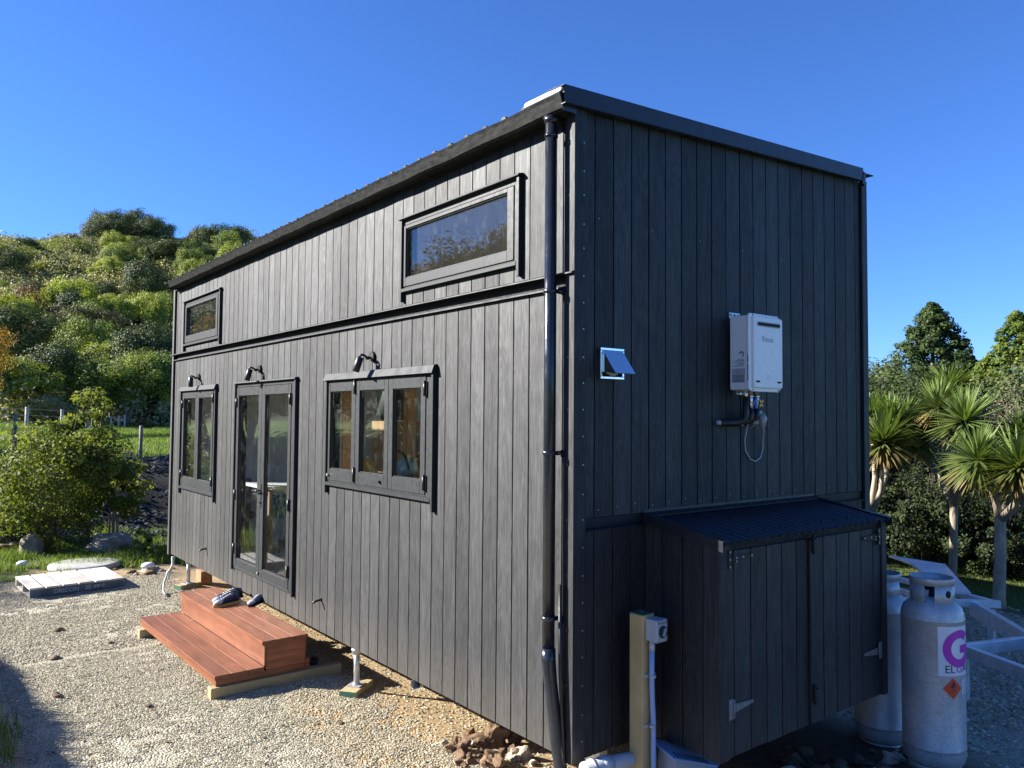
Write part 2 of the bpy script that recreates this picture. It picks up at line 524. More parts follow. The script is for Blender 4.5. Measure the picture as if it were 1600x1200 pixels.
M['amber'] = make_timber('amber_timber', (.50, .27, .10), (.66, .40, .17), (14, 14, 2), .5, .1)
M['pink'] = simple('dusty_pink_shell', (.42, .25, .20), .5, var=.04)
M['yellow'] = simple('yellow_fabric', (.72, .42, .03), .7, var=.08)
M['mint'] = simple('mint_print_fabric', (.30, .50, .40), .8, var=.35, vs=18)
M['coat'] = simple('dark_coat', (.035, .042, .045), .8, var=.15)
M['bluebox'] = simple('blue_box', (.05, .14, .30), .5)
M['orange'] = simple('orange_cloth', (.62, .20, .06), .7, var=.2)


# ------------------------------------------------------------------ terrain
def sm(a, b, x):
    t = np.clip((x - a) / (b - a), 0, 1)
    return t * t * (3 - 2 * t)


def vnoise(x, y, s, seed=0):
    """cheap smooth value noise"""
    x = np.asarray(x, float) / s + 31.7 * seed; y = np.asarray(y, float) / s - 17.3 * seed
    xi = np.floor(x); yi = np.floor(y); fx = x - xi; fy = y - yi
    fx = fx * fx * (3 - 2 * fx); fy = fy * fy * (3 - 2 * fy)

    def h(i, j):
        v = np.sin(i * 127.1 + j * 311.7 + seed * 74.7) * 43758.5453
        return v - np.floor(v)
    return (h(xi, yi) * (1 - fx) + h(xi + 1, yi) * fx) * (1 - fy) + (h(xi, yi + 1) * (1 - fx) + h(xi + 1, yi + 1) * fx) * fy


CX, CY = -2.9334, -3.2019


def H(x, y):
    x = np.asarray(x, float); y = np.asarray(y, float)
    z = np.full(np.broadcast(x, y).shape, -0.40)
    z = z - .05 * sm(.1, .7, x) * (1 - sm(3.0, 5, x)) - .06 * sm(2.2, 5, x)
    z = z + .20 * np.exp(-(((x - .9) / .8) ** 2 + ((y + .55) / .45) ** 2))
    z = z + .15 * np.exp(-(((x - .0) / .8) ** 2 + ((y + .9) / .8) ** 2))
    left = sm(-2.15, -3.35, x) * sm(.2, 2.4, y)
    z = z + left * (.58 + .30 * sm(7.5, 5.0, y) + .50 * (vnoise(x, y, .8, 3) - .5)) + .05 * np.clip(-3.3 - x, 0, 12) * sm(.2, 2.4, y)
    bk = sm(11.9 - .1 * x, 16.4 - .1 * x, y) * sm(-6, -2.6, x) * (1 - sm(10, 16, x))
    z = z + bk * (1.12 + .3 * (vnoise(x, y, 1.2, 5) - .5))
    d = np.hypot(x - CX, y - CY); az = np.degrees(np.arctan2(x - CX, y - CY))
    z = z + .25 * sm(22, 55, d) + .012 * np.clip(d - 30, 0, 30) * sm(9, 4, az)
    w = np.interp(az, [-180, -90, -50, -10, 0, 5, 8, 11, 15, 18, 24, 36, 50, 60, 180], [.25, .55, .75, .82, .82, .88, .95, 1.0, 1.02, 1.02, 1.02, .78, .25, .06, .05])
    hill = 32.5 * w * (sm(52, 175, d) ** .85) * (1 - .35 * sm(165, 330, d))
    z = z + hill + hill * .10 * (vnoise(x, y, 17, 8) - .5) + (vnoise(x, y, 6, 9) - .5) * .5 * sm(50, 70, d)
    return z


def Hs(x, y): return float(H(np.array([x]), np.array([y]))[0])


def grid(name, xs, ys, zf, mat, attrs, drop=None):
    X, Y = np.meshgrid(xs, ys)
    Z = zf(X, Y)
    nx, ny = len(xs), len(ys)
    V = np.stack([X.ravel(), Y.ravel(), Z.ravel()], 1)
    i = np.arange(nx - 1); j = np.arange(ny - 1)
    I, J = np.meshgrid(i, j); b = (J * nx + I).ravel()
    F = np.stack([b, b + 1, b + 1 + nx, b + nx], 1)
    me = np_mesh(name, V, F, smooth=True)
    for nm, fn in attrs.items():
        a = me.attributes.new(nm, 'FLOAT_COLOR', 'POINT')
        c = fn(X.ravel(), Y.ravel()).astype(np.float32)
        a.data.foreach_set('color', c.ravel())
    return link(name, me, mat, None, (0, 0, 0)), (V, F)


def gravel_mask(x, y):
    e = .5 * (vnoise(x, y, .7, 1) - .5) + .25 * (vnoise(x, y, .25, 2) - .5)
    g = sm(-2.5, -2.1, x + e * .8) * (1 - sm(8.9, 9.4, y + e * 1.2 + np.clip(-.6 - x, 0, 3) * -.25 + np.clip(x + .4, 0, 9) * .05))
    g = np.maximum(g, 0)
    under = sm(.30, .05, x + e * .3) + sm(2.6, 3.3, x + e)
    near = sm(2.2, 2.9, y + e) * 0
    soilfront = np.exp(-(((x - 1.2) / 1.5) ** 4 + ((y + .7) / .8) ** 4))
    lawn = sm(7.2, 7.9, x - .25 * y + e)
    return np.clip(g * np.clip(under + near, 0, 1) * (1 - np.clip(soilfront * 1.6, 0, 1)) * (1 - lawn), 0, 1)


def zone(x, y):
    g = gravel_mask(x, y)
    e = .5 * (vnoise(x, y, .5, 4) - .5)
    clay = sm(-.62, -.22, x + e * .9 - .10 * np.clip(y - 2.4, 0, 9)) * (1 - sm(1.0, 1.8, x)) * sm(-.25, .25, y + e) * (1 - sm(8.6, 9.2, y))
    patch = np.exp(-(((x + .15) / .8) ** 2 + ((y - 9.3) / .55) ** 2)) * 1.3
    patch += np.exp(-(((x + 1.1) / .35) ** 2 + ((y - 9.9) / .3) ** 2)) * 1.2
    clay = np.clip(clay + patch * (vnoise(x, y, .35, 6) > .35), 0, 1)
    gr = np.maximum(sm(-2.2, -2.5, x + e * .6) * sm(.3, 1.0, y + e), sm(8.95, 9.5, y + e * 1.1) * (1 - sm(12.6, 13.4, y + e)))
    gr = np.maximum(gr, sm(7.2, 7.9, x - .25 * y + e))
    gr = gr * (1 - np.clip(clay * 1.2, 0, 1) * (y > 8.3))
    clay = clay * (1 - gr)
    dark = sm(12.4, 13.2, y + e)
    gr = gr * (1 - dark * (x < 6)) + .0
    return np.stack([g, clay, np.clip(gr, 0, 1), np.ones_like(g)], 1)


def Hnear(x, y):
    return H(x, y) + .018 * (vnoise(x, y, .33, 12) - .5) + .010 * (vnoise(x, y, .13, 13) - .5)


gxs = np.arange(-9, 17.01, .11); gys = np.arange(-7, 25.01, .11)
ground, _ = grid('ground', gxs, gys, Hnear, M['ground'], {'zone': zone, 'dark_soil_shade': lambda x, y: np.stack([sm(11.9, 12.9, y + .5 * (vnoise(x, y, .5, 4) - .5))] * 3 + [np.ones_like(x)], 1)})  # bank mask: dark soil plus shade carried as colour
tag(ground, kind='structure')

# hill, paddock and everything farther: one polar sheet out to the horizon
azs = np.radians(np.linspace(-180, 180, 241)); rs = np.concatenate([np.arange(6, 60, 1.5), np.arange(60, 190, 3.0), np.geomspace(192, 1500, 26)])
A, RR = np.meshgrid(azs, rs)
PX, PY = CX + RR * np.sin(A), CY + RR * np.cos(A)
inn = (PX > -8) & (PX < 16) & (PY > -6) & (PY < 24)
PZ = H(PX, PY) - np.where(inn, .6, 0.02)
nx, ny = len(azs), len(rs)
I, J = np.meshgrid(np.arange(nx - 1), np.arange(ny - 1)); b = (J * nx + I).ravel()
me = np_mesh('hillside', np.stack([PX.ravel(), PY.ravel(), PZ.ravel()], 1), np.stack([b, b + nx, b + nx + 1, b + 1], 1), smooth=True)
at = me.attributes.new('paddock', 'FLOAT', 'POINT')
dd = np.hypot(PX - CX, PY - CY)
azd = np.degrees(np.arctan2(PX - CX, PY - CY))
pad = sm(14, 17, dd) * (1 - sm(52, 58, dd))
at.data.foreach_set('value', pad.ravel().astype(np.float32))
hill = link('hillside', me, M['hill'], None, (0, 0, 0))
tag(hill, kind='structure')

# ------------------------------------------------------------------ the house
LN, WD = 8.02, 3.14                      # length along y, width along x
house = thing('tiny_house', (0, 0, 0), 'long black timber clad tiny house on jacks with charcoal joinery', 'tiny house')


def ztop(x): return 3.60 + .0565 * x      # underside of the roof


GAP = .0042                               # half a groove
WINS = dict(
    top_near=dict(y=(.47, 1.885), z=(2.785, 3.32), panes=[(.60, 1.83)], gz=(2.885, 3.25)),
    top_far=dict(y=(6.06, 7.53), z=(2.76, 3.33), panes=[(6.24, 7.45)], gz=(2.88, 3.25)),
    low_far=dict(y=(6.15, 7.58), z=(.92, 2.205), panes=[(6.32, 6.82), (6.96, 7.46)], gz=(1.065, 2.07)),
    low_near=dict(y=(1.41, 3.135), z=(1.28, 2.205), panes=[(1.59, 1.99), (2.12, 2.53), (2.67, 3.07)], gz=(1.412, 2.068)),
    door=dict(y=(3.80, 5.475), z=(.20, 2.205), panes=[(3.99, 4.59), (4.77, 5.37)], gz=(.315, 2.072)),
)
HOLES = [(w['y'][0] + .02, w['y'][1] - .02, w['z'][0] + .01, w['z'][1] - .01) for w in WINS.values()]
ADDED_REAR_HOLES = [(.6, 2.9, .25, 2.2), (3.2, 5.7, .25, 2.2)]  # unseen rear openings, added to let daylight into the room


def holed_slab(mb, a, b, zb, zt, holes, put):
    """rectangles that cover [a,b]x[zb,zt] minus the holes; put(mb, y0, y1, z0, z1)"""
    ys = sorted({a, b} | {v for h in holes for v in h[:2] if a < v < b})
    for y0, y1 in zip(ys[:-1], ys[1:]):
        m = (y0 + y1) / 2
        hs = sorted([h for h in holes if h[0] < m < h[1] and h[3] > zb and h[2] < zt], key=lambda h: h[2])
        z = zb
        for h in hs:
            if h[2] > z: put(mb, y0, y1, z, h[2])
            z = max(z, h[3])
        if z < zt: put(mb, y0, y1, z, zt)


# long wall: black backing, pale lining, then the boards
mb = MB(); holed_slab(mb, .012, LN - .012, .0, 3.60, HOLES, lambda m, y0, y1, z0, z1: m.box(.0185, .03, y0, y1, z0, z1))
long_wall = mb.build('wall', M['back'], house, (0, 0, 0))
mb = MB(); holed_slab(mb, .13, LN - .13, .06, 3.52, HOLES, lambda m, y0, y1, z0, z1: m.box(.031, .11, y0, y1, z0, z1))
mb.build('wall_lining', M['lining'], house)


def boards(edges, zb, zt, holes, parent):
    for a, b in zip(edges[:-1], edges[1:]):
        y0, y1 = a + GAP, b - GAP
        rects = []
        hs = [h for h in holes if h[0] < y1 and h[1] > y0 and h[3] > zb and h[2] < zt]
        if not hs:
            groups = [[(y0, y1, zb, zt)]]
        else:
            h = hs[0]
            side = []
            if h[0] > y0: side.append((y0, h[0], h[2], h[3]))
            if h[1] < y1: side.append((h[1], y1, h[2], h[3]))
            lo = (y0, y1, zb, h[2]) if h[2] > zb else None
            hi = (y0, y1, h[3], zt) if h[3] < zt else None
            if side: groups = [[r for r in (lo, hi) if r] + side]
            else: groups = [[r] for r in (lo, hi) if r]
        for g in groups:
            mb = MB()
            dx = random.uniform(-.0007, .0007)
            for (p, q, r, s) in g:
                mb.box(dx, .018, p, q, r, s)
            mb.build('board', M['clad'], parent, bevel=.0015 if len(g) == 1 else 0)


edges = [.055] + [.0968 + .15 * k for k in range(53)] + [LN - .055]
edges = [e for i, e in enumerate(edges) if i == 0 or e - edges[i - 1] > .02]
boards(edges, .0, 2.585, HOLES, long_wall)
boards(edges, 2.675, 3.585, HOLES, long_wall)

# end wall
mb = MB()
mb.prism([(.03, 0), (WD - .012, 0), (WD - .012, ztop(WD)), (.03, ztop(.03))], lambda u, v, t: (u, t, v), .0185, .03)
end_wall = mb.build('wall', M['back'], house, (0, 0, 0))
mb = MB(); mb.prism([(.111, .06), (WD - .12, .06), (WD - .12, 3.6), (.111, 3.52)], lambda u, v, t: (u, t, v), .031, .12)
mb.build('wall_lining', M['lining'], house)
xe = [.073, .1538] + [.3038 + .15 * k for k in range(18)] + [3.0, 3.075]
for i, (a, b) in enumerate(zip(xe[:-1], xe[1:])):
    x0, x1 = a + GAP, b - GAP
    mb = MB(); dy = random.uniform(-.0007, .0007)
    mb.prism([(x0, 1.305), (x1, 1.305), (x1, ztop(x1) + .03), (x0, ztop(x0) + .03)], lambda u, v, t: (u, t, v), dy, .018)
    mb.build('board', M['clad'], end_wall, bevel=.0015)
    if b < .7 or a > 2.2:
        mb = MB(); mb.box(x0, x1, dy, .018, 0, 1.235)
        mb.build('board', M['clad'], end_wall, bevel=.0015)

# walls that the photograph does not show, floor, ceiling, chassis
mb = MB(); holed_slab(mb, 0, LN, 0, ztop(WD), ADDED_REAR_HOLES, lambda m, y0, y1, z0, z1: m.box(WD - .011, WD, y0, y1, z0, z1))
mb.build('wall', M['clad'], house)
mb = MB(); holed_slab(mb, .121, LN - .13, .06, 3.6, ADDED_REAR_HOLES, lambda m, y0, y1, z0, z1: m.box(WD - .11, WD - .0115, y0, y1, z0, z1))
mb.build('wall_lining', M['lining'], house)
for h in ADDED_REAR_HOLES:
    mb = MB(); y0, y1, z0, z1 = h
    for q in ((y0, y1, z0, z0 + .06), (y0, y1, z1 - .06, z1), (y0, y0 + .06, z0 + .06, z1 - .06), (y1 - .06, y1, z0 + .06, z1 - .06)):
        mb.box(WD - .06, WD + .015, *q)
    wf = mb.build('window', M['frame'], house)  # rear window invented to brighten the interior
    MB().box(WD - .02, WD - .014, y0 + .06, y1 - .06, z0 + .06, z1 - .06).build('pane', M['glass'], wf)
mb = MB(); mb.prism([(.0, 0), (WD - .012, 0), (WD - .012, ztop(WD)), (.0, ztop(0))], lambda u, v, t: (u, t, v), LN - .012, LN)
mb.build('wall', M['clad'], house)
mb = MB(); mb.prism([(.031, .06), (WD - .12, .06), (WD - .12, 3.6), (.031, 3.52)], lambda u, v, t: (u, t, v), LN - .12, LN - .0125)
mb.build('wall_lining', M['lining'], house)
MB().box(.03, WD - .012, .031, LN - .0125, .0, .058).build('floor', M['floor'], house)
mb = MB()
for x in (.30, 2.6): mb.box(x, x + .06, .1, LN - .1, -.135, -.002)
for k in range(8): mb.box(.36, 2.6, .4 + k * 1.03, .45 + k * 1.03, -.10, -.004)
mb.build('chassis', M['galv2'], house)
mb = MB(); mb.prism([(.02, ztop(.02) - .06), (WD - .02, ztop(WD) - .06), (WD - .02, ztop(WD) - .004), (.02, ztop(.02) - .004)], lambda u, v, t: (u, t, v), .03, LN - .02)
mb.build('ceiling', M['lining'], house)

# corner boards
mb = MB(); mb.box(-.024, .011, -.022, .0115, -.005, 3.585); mb.box(-.024, -.002, .0115, .050, -.005, 3.585)
mb.box(.011, .068, -.022, -.001, -.005, 3.585)
cb = mb.build('corner_board', M['clad'], house)
mb = MB(); mb.box(3.08, 3.12, -.020, -.001, -.005, 3.77); mb.box(3.12, 3.155, -.020, .05, -.005, 3.77)
mb.build('corner_board', M['clad'], house)
mb = MB(); mb.box(-.026, -.001, LN - .05, LN + .015, -.01, 3.55)
mb.build('corner_board', M['clad'], house)
mb = MB()
for k in range(23):
    z = .10 + k * .15 + random.uniform(-.01, .01)
    mb.lathe([(0, .0), (.0045, .0)], (0, 0, 0), 8)
    n = len(mb.v) - 16
    for q in range(16):
        x, y, zz = mb.v[n + q]; mb.v[n + q] = (.047 + x, -.0232, z + y)
    if k % 2 == 0:
        mb.lathe([(0, .0), (.004, .0)], (0, 0, 0), 8); n = len(mb.v) - 16
        for q in range(16):
            x, y, zz = mb.v[n + q]; mb.v[n + q] = (-.0252, .028 + x, z + y)
for k in range(17):
    for zz in (1.345, 3.0) if k % 3 == 0 else (1.345,):
        mb.lathe([(0, .0), (.0035, .0)], (0, 0, 0), 8); n = len(mb.v) - 16
        for q in range(16):
            x, y, _ = mb.v[n + q]; mb.v[n + q] = (.185 + .15 * k + x, -.0016, zz + .01 * (k % 3) + y)
tag(mb.build('screws', M['screw'], house), kind='stuff')

# band on the long wall: drip flashing over a dark recess, second lip below
mb = MB()
mb.prism([(-.0, 2.684), (-.042, 2.668), (-.044, 2.660), (-.0, 2.664)], lambda u, v, t: (u, t, v), -.02, LN + .05)
mb.prism([(.018, 2.604), (-.024, 2.596), (-.026, 2.586), (.018, 2.586)], lambda u, v, t: (u, t, v), .06, LN - .06)
mb.build('drip_flashing', M['flash'], house)
mb = MB(); mb.box(.078, 3.07, .008, .018, 1.246, 1.302)
mb.prism([(-.0, 1.247), (-.020, 1.240), (-.020, 1.232), (-.0, 1.232)], lambda u, v, t: (t, u - .001, v), .078, 3.07)
mb.build('drip_flashing', M['flash'], house)

# roof: ribbed steel falling to the long wall
mb = MB()
prof = []
y = -.055
while y < LN + .05:
    prof += [(y, 0), (y + .135, 0), (y + .152, .020), (y + .178, .020)]; y += .195
top = [(p, q) for p, q in prof]
vs = []; fs = []
for (p, q) in top:
    for x in (-.128, WD + .06):
        vs.append((x, p, ztop(x) + .050 + q)); vs.append((x, p, ztop(x) + .044))
for i in range(len(top) - 1):
    o = i * 4
    fs += [(o, o + 4, o + 6, o + 2), (o + 1, o + 3, o + 7, o + 5), (o, o + 1, o + 5, o + 4), (o + 2, o + 6, o + 7, o + 3)]
mb.add(vs, fs)
mb.build('roof', M['ribs'], house, recalc=True)
# barge flashing on the end wall
mb = MB()
F_ = lambda u, v, t: (t, u, v + .0565 * t)
mb.prism([(-.058, 3.588), (-.0545, 3.588), (-.0545, 3.682), (.09, 3.690), (.09, 3.694), (-.058, 3.686)], F_, -.135, 3.035)
mb.prism([(-.062, 3.582), (-.024, 3.582), (-.024, 3.588), (-.062, 3.588)], F_, -.13, 3.04)
mb.build('barge_flashing', M['roof'], house, bevel=.002)
mb = MB(); mb.obox((3.045, -.05, 3.775), (.018, 0, -.006), (0, .012, 0), (.008, 0, .05)); mb.obox((3.06, -.05, 3.745), (.022, 0, .002), (0, .01, 0), (0, 0, .008))
mb.build('flashing_end', M['roof'], house)
# white wrap turned over the roof edge at the corner
mb = MB(); mb.prism([(-.138, 3.648), (-.02, 3.665), (.02, 3.69), (-.03, 3.700), (-.10, 3.694), (-.128, 3.682)], lambda u, v, t: (u, t, v), -.03, .30)
mb.build('roof_end_cap', M['cap'], house, bevel=.01, seg=3)
# fascia and gutter
MB().box(-.022, -.001, .055, LN - .06, 3.535, 3.62).build('fascia', M['flash'], house)
mb = MB()
gp = [(-.024, 3.635), (-.024, 3.552), (-.100, 3.552), (-.118, 3.562), (-.138, 3.618), (-.146, 3.636), (-.140, 3.641), (-.132, 3.636), (-.126, 3.618), (-.110, 3.568), (-.098, 3.560), (-.032, 3.560), (-.032, 3.635)]
vs = []; fs = []
n = len(gp)
L = 60
for i in range(L + 1):
    yy = -.03 + (LN - .08) * i / L
    sag = .003 * math.sin(i * 1.3)
    vs += [(u, yy, v + sag) for u, v in gp]
for i in range(L):
    for k in range(n):
        fs.append((i * n + k, i * n + (k + 1) % n, (i + 1) * n + (k + 1) % n, (i + 1) * n + k))
mb.add(vs, fs)
gut = mb.build('gutter', M['gutter'], house)
for yy, nm in ((-.034, 'gutter_end'), (LN - .108, 'gutter_end')):
    mb = MB(); mb.prism([(-.02, 3.545), (-.118, 3.545), (-.150, 3.643), (-.02, 3.643)], lambda u, v, t: (u, t, v), yy, yy + .004)
    mb.build(nm, M['pipe'], gut)
mb = MB()
for k in range(9):
    yy = .9 + k * .82
    mb.box(-.131, -.03, yy, yy + .02, 3.642, 3.646)
mb.build('gutter_bracket', M['flash'], gut)
# downpipe
mb = MB()
mb.tube([(-.072, .115, 3.552), (-.075, .115, 3.52)], [.052, .040], 20)
mb.tube([(-.078, .115, 3.525), (-.078, .115, .56)], .0345, 24)
mb.tube([(-.078, .115, 3.46), (-.078, .115, 3.44)], .038, 24)
mb.tube([(-.078, .115, .60), (-.078, .113, .53), (-.075, .10, .42), (-.055, .065, .1), (-.025, .035, -.2), (-.01, .02, -.46)], [.040, .040, .037, .037, .037, .037], 24)
dp = mb.build('downpipe', M['pipe'], house)
for zc in (2.568, 1.666, .76, .555):
    mb = MB(); mb.lathe([(.036, -.012), (.040, -.010), (.040, .010), (.036, .012)], (-.078, .115, zc), 24)
    if zc > .6:
        mb.box(-.044, -.001, .085, .099, zc - .012, zc + .012)
        mb.tube([(-.06, .068, zc), (-.028, .058, zc - .004)], .007, 8); mb.box(-.034, -.001, .048, .072, zc - .022, zc + .018)
    mb.build('pipe_clip', M['pipe'], dp)
mb = MB(); mb.tube([(-.05, .052, .95), (-.048, .05, .5), (-.03, .01, -.42)], .011, 10)
mb.build('earth_cable', M['blackp'], house)


def window(w, head=False, hinges=(), knobs=(), handle=None):
    y0, y1 = w['y']; z0, z1 = w['z']; g0, g1 = w['gz']
    isdoor = z0 < .5
    b = .052
    so = [(max(y0 + .03, a - b - .012), min(y1 - .03, c + b + .012)) for a, c in w['panes']]
    so = [list(s) for s in so]
    for i in range(len(so) - 1):
        m = (so[i][1] + so[i + 1][0]) / 2
        so[i][1] = m - .0025; so[i + 1][0] = m + .0025
    zb, zt = z0 + (.035 if not isdoor else .03), z1 - .045
    mb = MB()
    A, B = y0 + .021, y1 - .021
    f0, f1 = -.010, .10
    ya, yb = so[0][0] - .004, so[-1][1] + .004
    mb.box(f0, f1, A, ya, z0, z1); mb.box(f0, f1, yb, B, z0, z1)
    mb.box(f0, f1, ya, yb, z0, zb - .004); mb.box(f0, f1, ya, yb, zt + .004, z1)
    fr = mb.build('french_door' if isdoor else 'window', M['frame'], house, bevel=.002)
    for (s0, s1), (p0, p1) in zip(so, w['panes']):
        mb = MB()
        x0, x1 = -.016, .028
        mb.box(x0, x1, s0, p0, zb, zt); mb.box(x0, x1, p1, s1, zb, zt)
        mb.box(x0, x1, p0, p1, zb, g0); mb.box(x0, x1, p0, p1, g1, zt)
        # glazing bead
        e = .008
        mb.box(x0 + .010, x0 + .018, p0, p0 + e, g0, g1); mb.box(x0 + .010, x0 + .018, p1 - e, p1, g0, g1)
        mb.box(x0 + .010, x0 + .018, p0 + e, p1 - e, g0, g0 + e); mb.box(x0 + .010, x0 + .018, p0 + e, p1 - e, g1 - e, g1)
        mb.build('door' if isdoor else 'sash', M['frame'], fr, bevel=.002)
        MB().box(.010, .016, p0 + .0005, p1 - .0005, g0 + .0005, g1 - .0005).build('pane', M['glass'], fr)
    # side flashings that run past the sill, sill and head flashing
    for a, c in ((y0 - .004, y0 + .0205), (y1 - .0205, y1 + .004)):
        MB().box(-.031, -.0015, a, c, z0 - (.075 if not isdoor else .01), z1 - .004).build('trim', M['frame'], fr, bevel=.0015)
    mb = MB()
    if head:
        mb.prism([(-.002, z1 + .022), (-.030, z1 + .016), (-.050, z1 - .040), (-.044, z1 - .043), (-.011, z1 - .002), (-.002, z1 - .002)], lambda u, v, t: (u, t, v), y0 - .012, y1 + .016)
    else:
        mb.prism([(-.002, z1 + .020), (-.040, z1 + .012), (-.044, z1 + .000), (-.002, z1 - .002)], lambda u, v, t: (u, t, v), y0 - .012, y1 + .016)
    mb.build('head_flashing', M['flash'], fr)
    if not isdoor:
        mb = MB(); mb.prism([(-.0105, z0 + .026), (-.034, z0 + .016), (-.034, z0 - .006), (-.002, z0 - .006)], lambda u, v, t: (u, t, v), y0 + .022, y1 - .022)
        mb.build('sill', M['frame'], fr)
    for (hy, hz, hl) in hinges:
        mb = MB(); mb.tube([(-.026, hy, hz - hl / 2), (-.026, hy, hz + hl / 2)], .009, 10); mb.box(-.020, -.0165, hy - .02, hy + .02, hz - hl / 2 + .004, hz + hl / 2 - .004)
        mb.build('hinge', M['blackp'], fr)
    for (ky, kz) in knobs:
        mb = MB(); mb.tube([(-.0165, ky, kz), (-.034, ky, kz)], [.013, .011], 14); mb.build('knob', M['screw'] if ky > 3 else M['blackp'], fr)
    if handle:
        hy, hz = handle
        mb = MB(); mb.box(-.021, -.0165, hy - .016, hy + .016, hz - .12, hz + .12); mb.tube([(-.02, hy, hz + .05), (-.06, hy, hz + .05), (-.062, hy + .02, hz + .05), (-.060, hy + .12, hz + .045)], .009, 10)
        mb.tube([(-.018, hy, hz - .07), (-.03, hy, hz - .07)], .011, 12)
        mb.build('handle', M['blackp'], fr)
    return fr


w = window(WINS['top_near']); w['label'] = 'long narrow upper window with hazy glass near the downpipe'
w = window(WINS['top_far']); w['label'] = 'small upper window at the far end mirroring golden leaves'
w = window(WINS['low_far'], True, hinges=[(6.245, 2.06, .11), (6.245, 1.08, .11), (7.50, 2.0, .10), (7.50, 1.1, .10)]); w['label'] = 'two sash lower window at the far end'
w = window(WINS['low_near'], True, hinges=[(2.60, 2.10, .12), (2.60, 1.39, .12), (1.525, 2.06, .11), (1.525, 1.40, .11)], knobs=[(3.08, 1.36), (2.17, 1.36)]); w['label'] = 'three sash lower window beside the bare wall'
w = window(WINS['door'], False, hinges=[(5.42, 2.0, .10), (5.42, 1.0, .11), (5.42, .42, .11), (3.93, 2.02, .11), (3.93, 1.02, .11), (3.93, .40, .11)], knobs=[(4.68, .27)], handle=(4.655, 1.05)); w['label'] = 'glazed double door above the red steps'

# two black drain spouts through the cladding
for yy in (6.443, 3.215):
    mb = MB(); mb.tube([(-.0015, yy, .275), (-.05, yy, .268), (-.078, yy, .256)], [.010, .010, .011], 10); mb.tube([(-.0015, yy, .275), (-.008, yy, .274)], .017, 12)
    mb.build('drain_spout', M['blackp'], house)

# gas cupboard against the end wall
X0, X1, YF, ZB = .565, 2.36, -.53, .035
CT = lambda y: 1.235 + (.07 if False else .0) + (1.285 - 1.178) * (y + .56) / .56 - .06   # roof underside along y
mb = MB()
mb.prism([(-.003, ZB), (YF + .02, ZB), (YF + .02, CT(YF)), (-.003, CT(0))], lambda u, v, t: (t, u, v), X0 + .012, X0 + .03)
mb.prism([(-.003, ZB), (YF + .02, ZB), (YF + .02, CT(YF)), (-.003, CT(0))], lambda u, v, t: (t, u, v), X1 - .03, X1 - .012)
mb.box(X0 + .03, X1 - .03, YF + .014, YF + .03, ZB, CT(YF)); mb.box(X0 + .03, X1 - .03, YF + .03, -.003, ZB, ZB + .02)
cup = mb.build('cupboard', M['back'], house)
ys = [-.004, -.135, -.285, -.43]
for a, c in zip(ys[:-1], ys[1:]):
    for xx, s in ((X0, 1), (X1, -1)):
        mb = MB(); lo, hi = c + GAP, a - GAP
        mb.prism([(hi, ZB), (lo, ZB), (lo, CT(lo)), (hi, CT(hi))], lambda u, v, t: (xx + s * t, u, v), 0, .0115)
        mb.build('board', M['clad'], cup, bevel=.0012)
for xx, s in ((X0, 1), (X1, -1)):
    mb = MB(); mb.prism([(-.4345, ZB - .005), (YF - .012, ZB - .005), (YF - .012, CT(YF)), (-.4345, CT(-.43))], lambda u, v, t: (xx + s * t, u, v), -.006, .0115)
    mb.build('corner_board', M['clad'], cup, bevel=.0015)
    mb = MB(); a, c = (xx + .0117, xx + .085) if s > 0 else (xx - .055, xx - .0117)
    mb.box(a, c, YF - .012, YF + .013, ZB - .005, CT(YF) - .002); mb.build('corner_board', M['clad'], cup, bevel=.0015)
dxs = [(.652, .702), (.702, .853), (.853, 1.003), (1.003, 1.153), (1.153, 1.303), (1.303, 1.432), (1.470, 1.598), (1.598, 1.748), (1.748, 1.898), (1.898, 2.048), (2.048, 2.203), (2.203, 2.300)]
for a, c in dxs:
    mb = MB(); dy = random.uniform(-.001, .001)
    mb.box(a + GAP, c - GAP, YF + dy - .002, YF + .012, ZB + random.uniform(-.002, .002), 1.140)
    mb.build('door_board', M['clad'], cup, bevel=.0015)
MB().box(1.425, 1.492, YF - .020, YF - .0045, ZB + .01, 1.135).build('door_cover_strip', M['clad'], cup, bevel=.0015)
# strap hinges
for (hx, hz, s, mt) in ((.652, 1.10, 1, 'frame'), (.652, .298, 1, 'zinc_dull'), (2.262, 1.085, -1, 'frame'), (2.262, .335, -1, 'zinc_dull')):
    mb = MB()
    mb.box(hx - .018, hx + .018, YF - .0175, YF - .0135, hz - .055, hz + .055)
    mb.tube([(hx + s * .022, YF - .020, hz - .05), (hx + s * .022, YF - .020, hz + .05)], .006, 8)
    mb.prism([(hx + s * .026, hz - .028), (hx + s * .026, hz + .020), (hx + s * .205, hz + .012), (hx + s * .205, hz - .004)], lambda u, v, t: (u, t, v), YF - .0125, YF - .0085)
    hn = mb.build('strap_hinge', M[mt], cup)
    mb = MB()
    for (px, pz) in ((hx - .006, hz + .04), (hx - .006, hz), (hx - .006, hz - .04), (hx + s * .05, hz + .004), (hx + s * .05, hz - .015), (hx + s * .11, hz + .004), (hx + s * .19, hz + .004)):
        mb.box(px - .005, px + .005, YF - .0205, YF - .018, pz - .005, pz + .005)
    mb.build('hinge_screws', M['screw'], cup)
for hz in (1.115, .225):
    mb = MB(); mb.box(1.435, 1.478, YF - .0245, YF - .0205, hz - .05, hz + .05); mb.tube([(1.447, YF - .031, hz - .065), (1.447, YF - .031, hz + .055)], .0065, 8)
    mb.tube([(1.447, YF - .034, hz + .03), (1.452, YF - .055, hz + .035)], .005, 8)
    for q in (-.03, .03): mb.box(1.434, 1.460, YF - .039, YF - .0245, hz + q - .007, hz + q + .007)
    mb.build('bolt', M['frame'], cup)
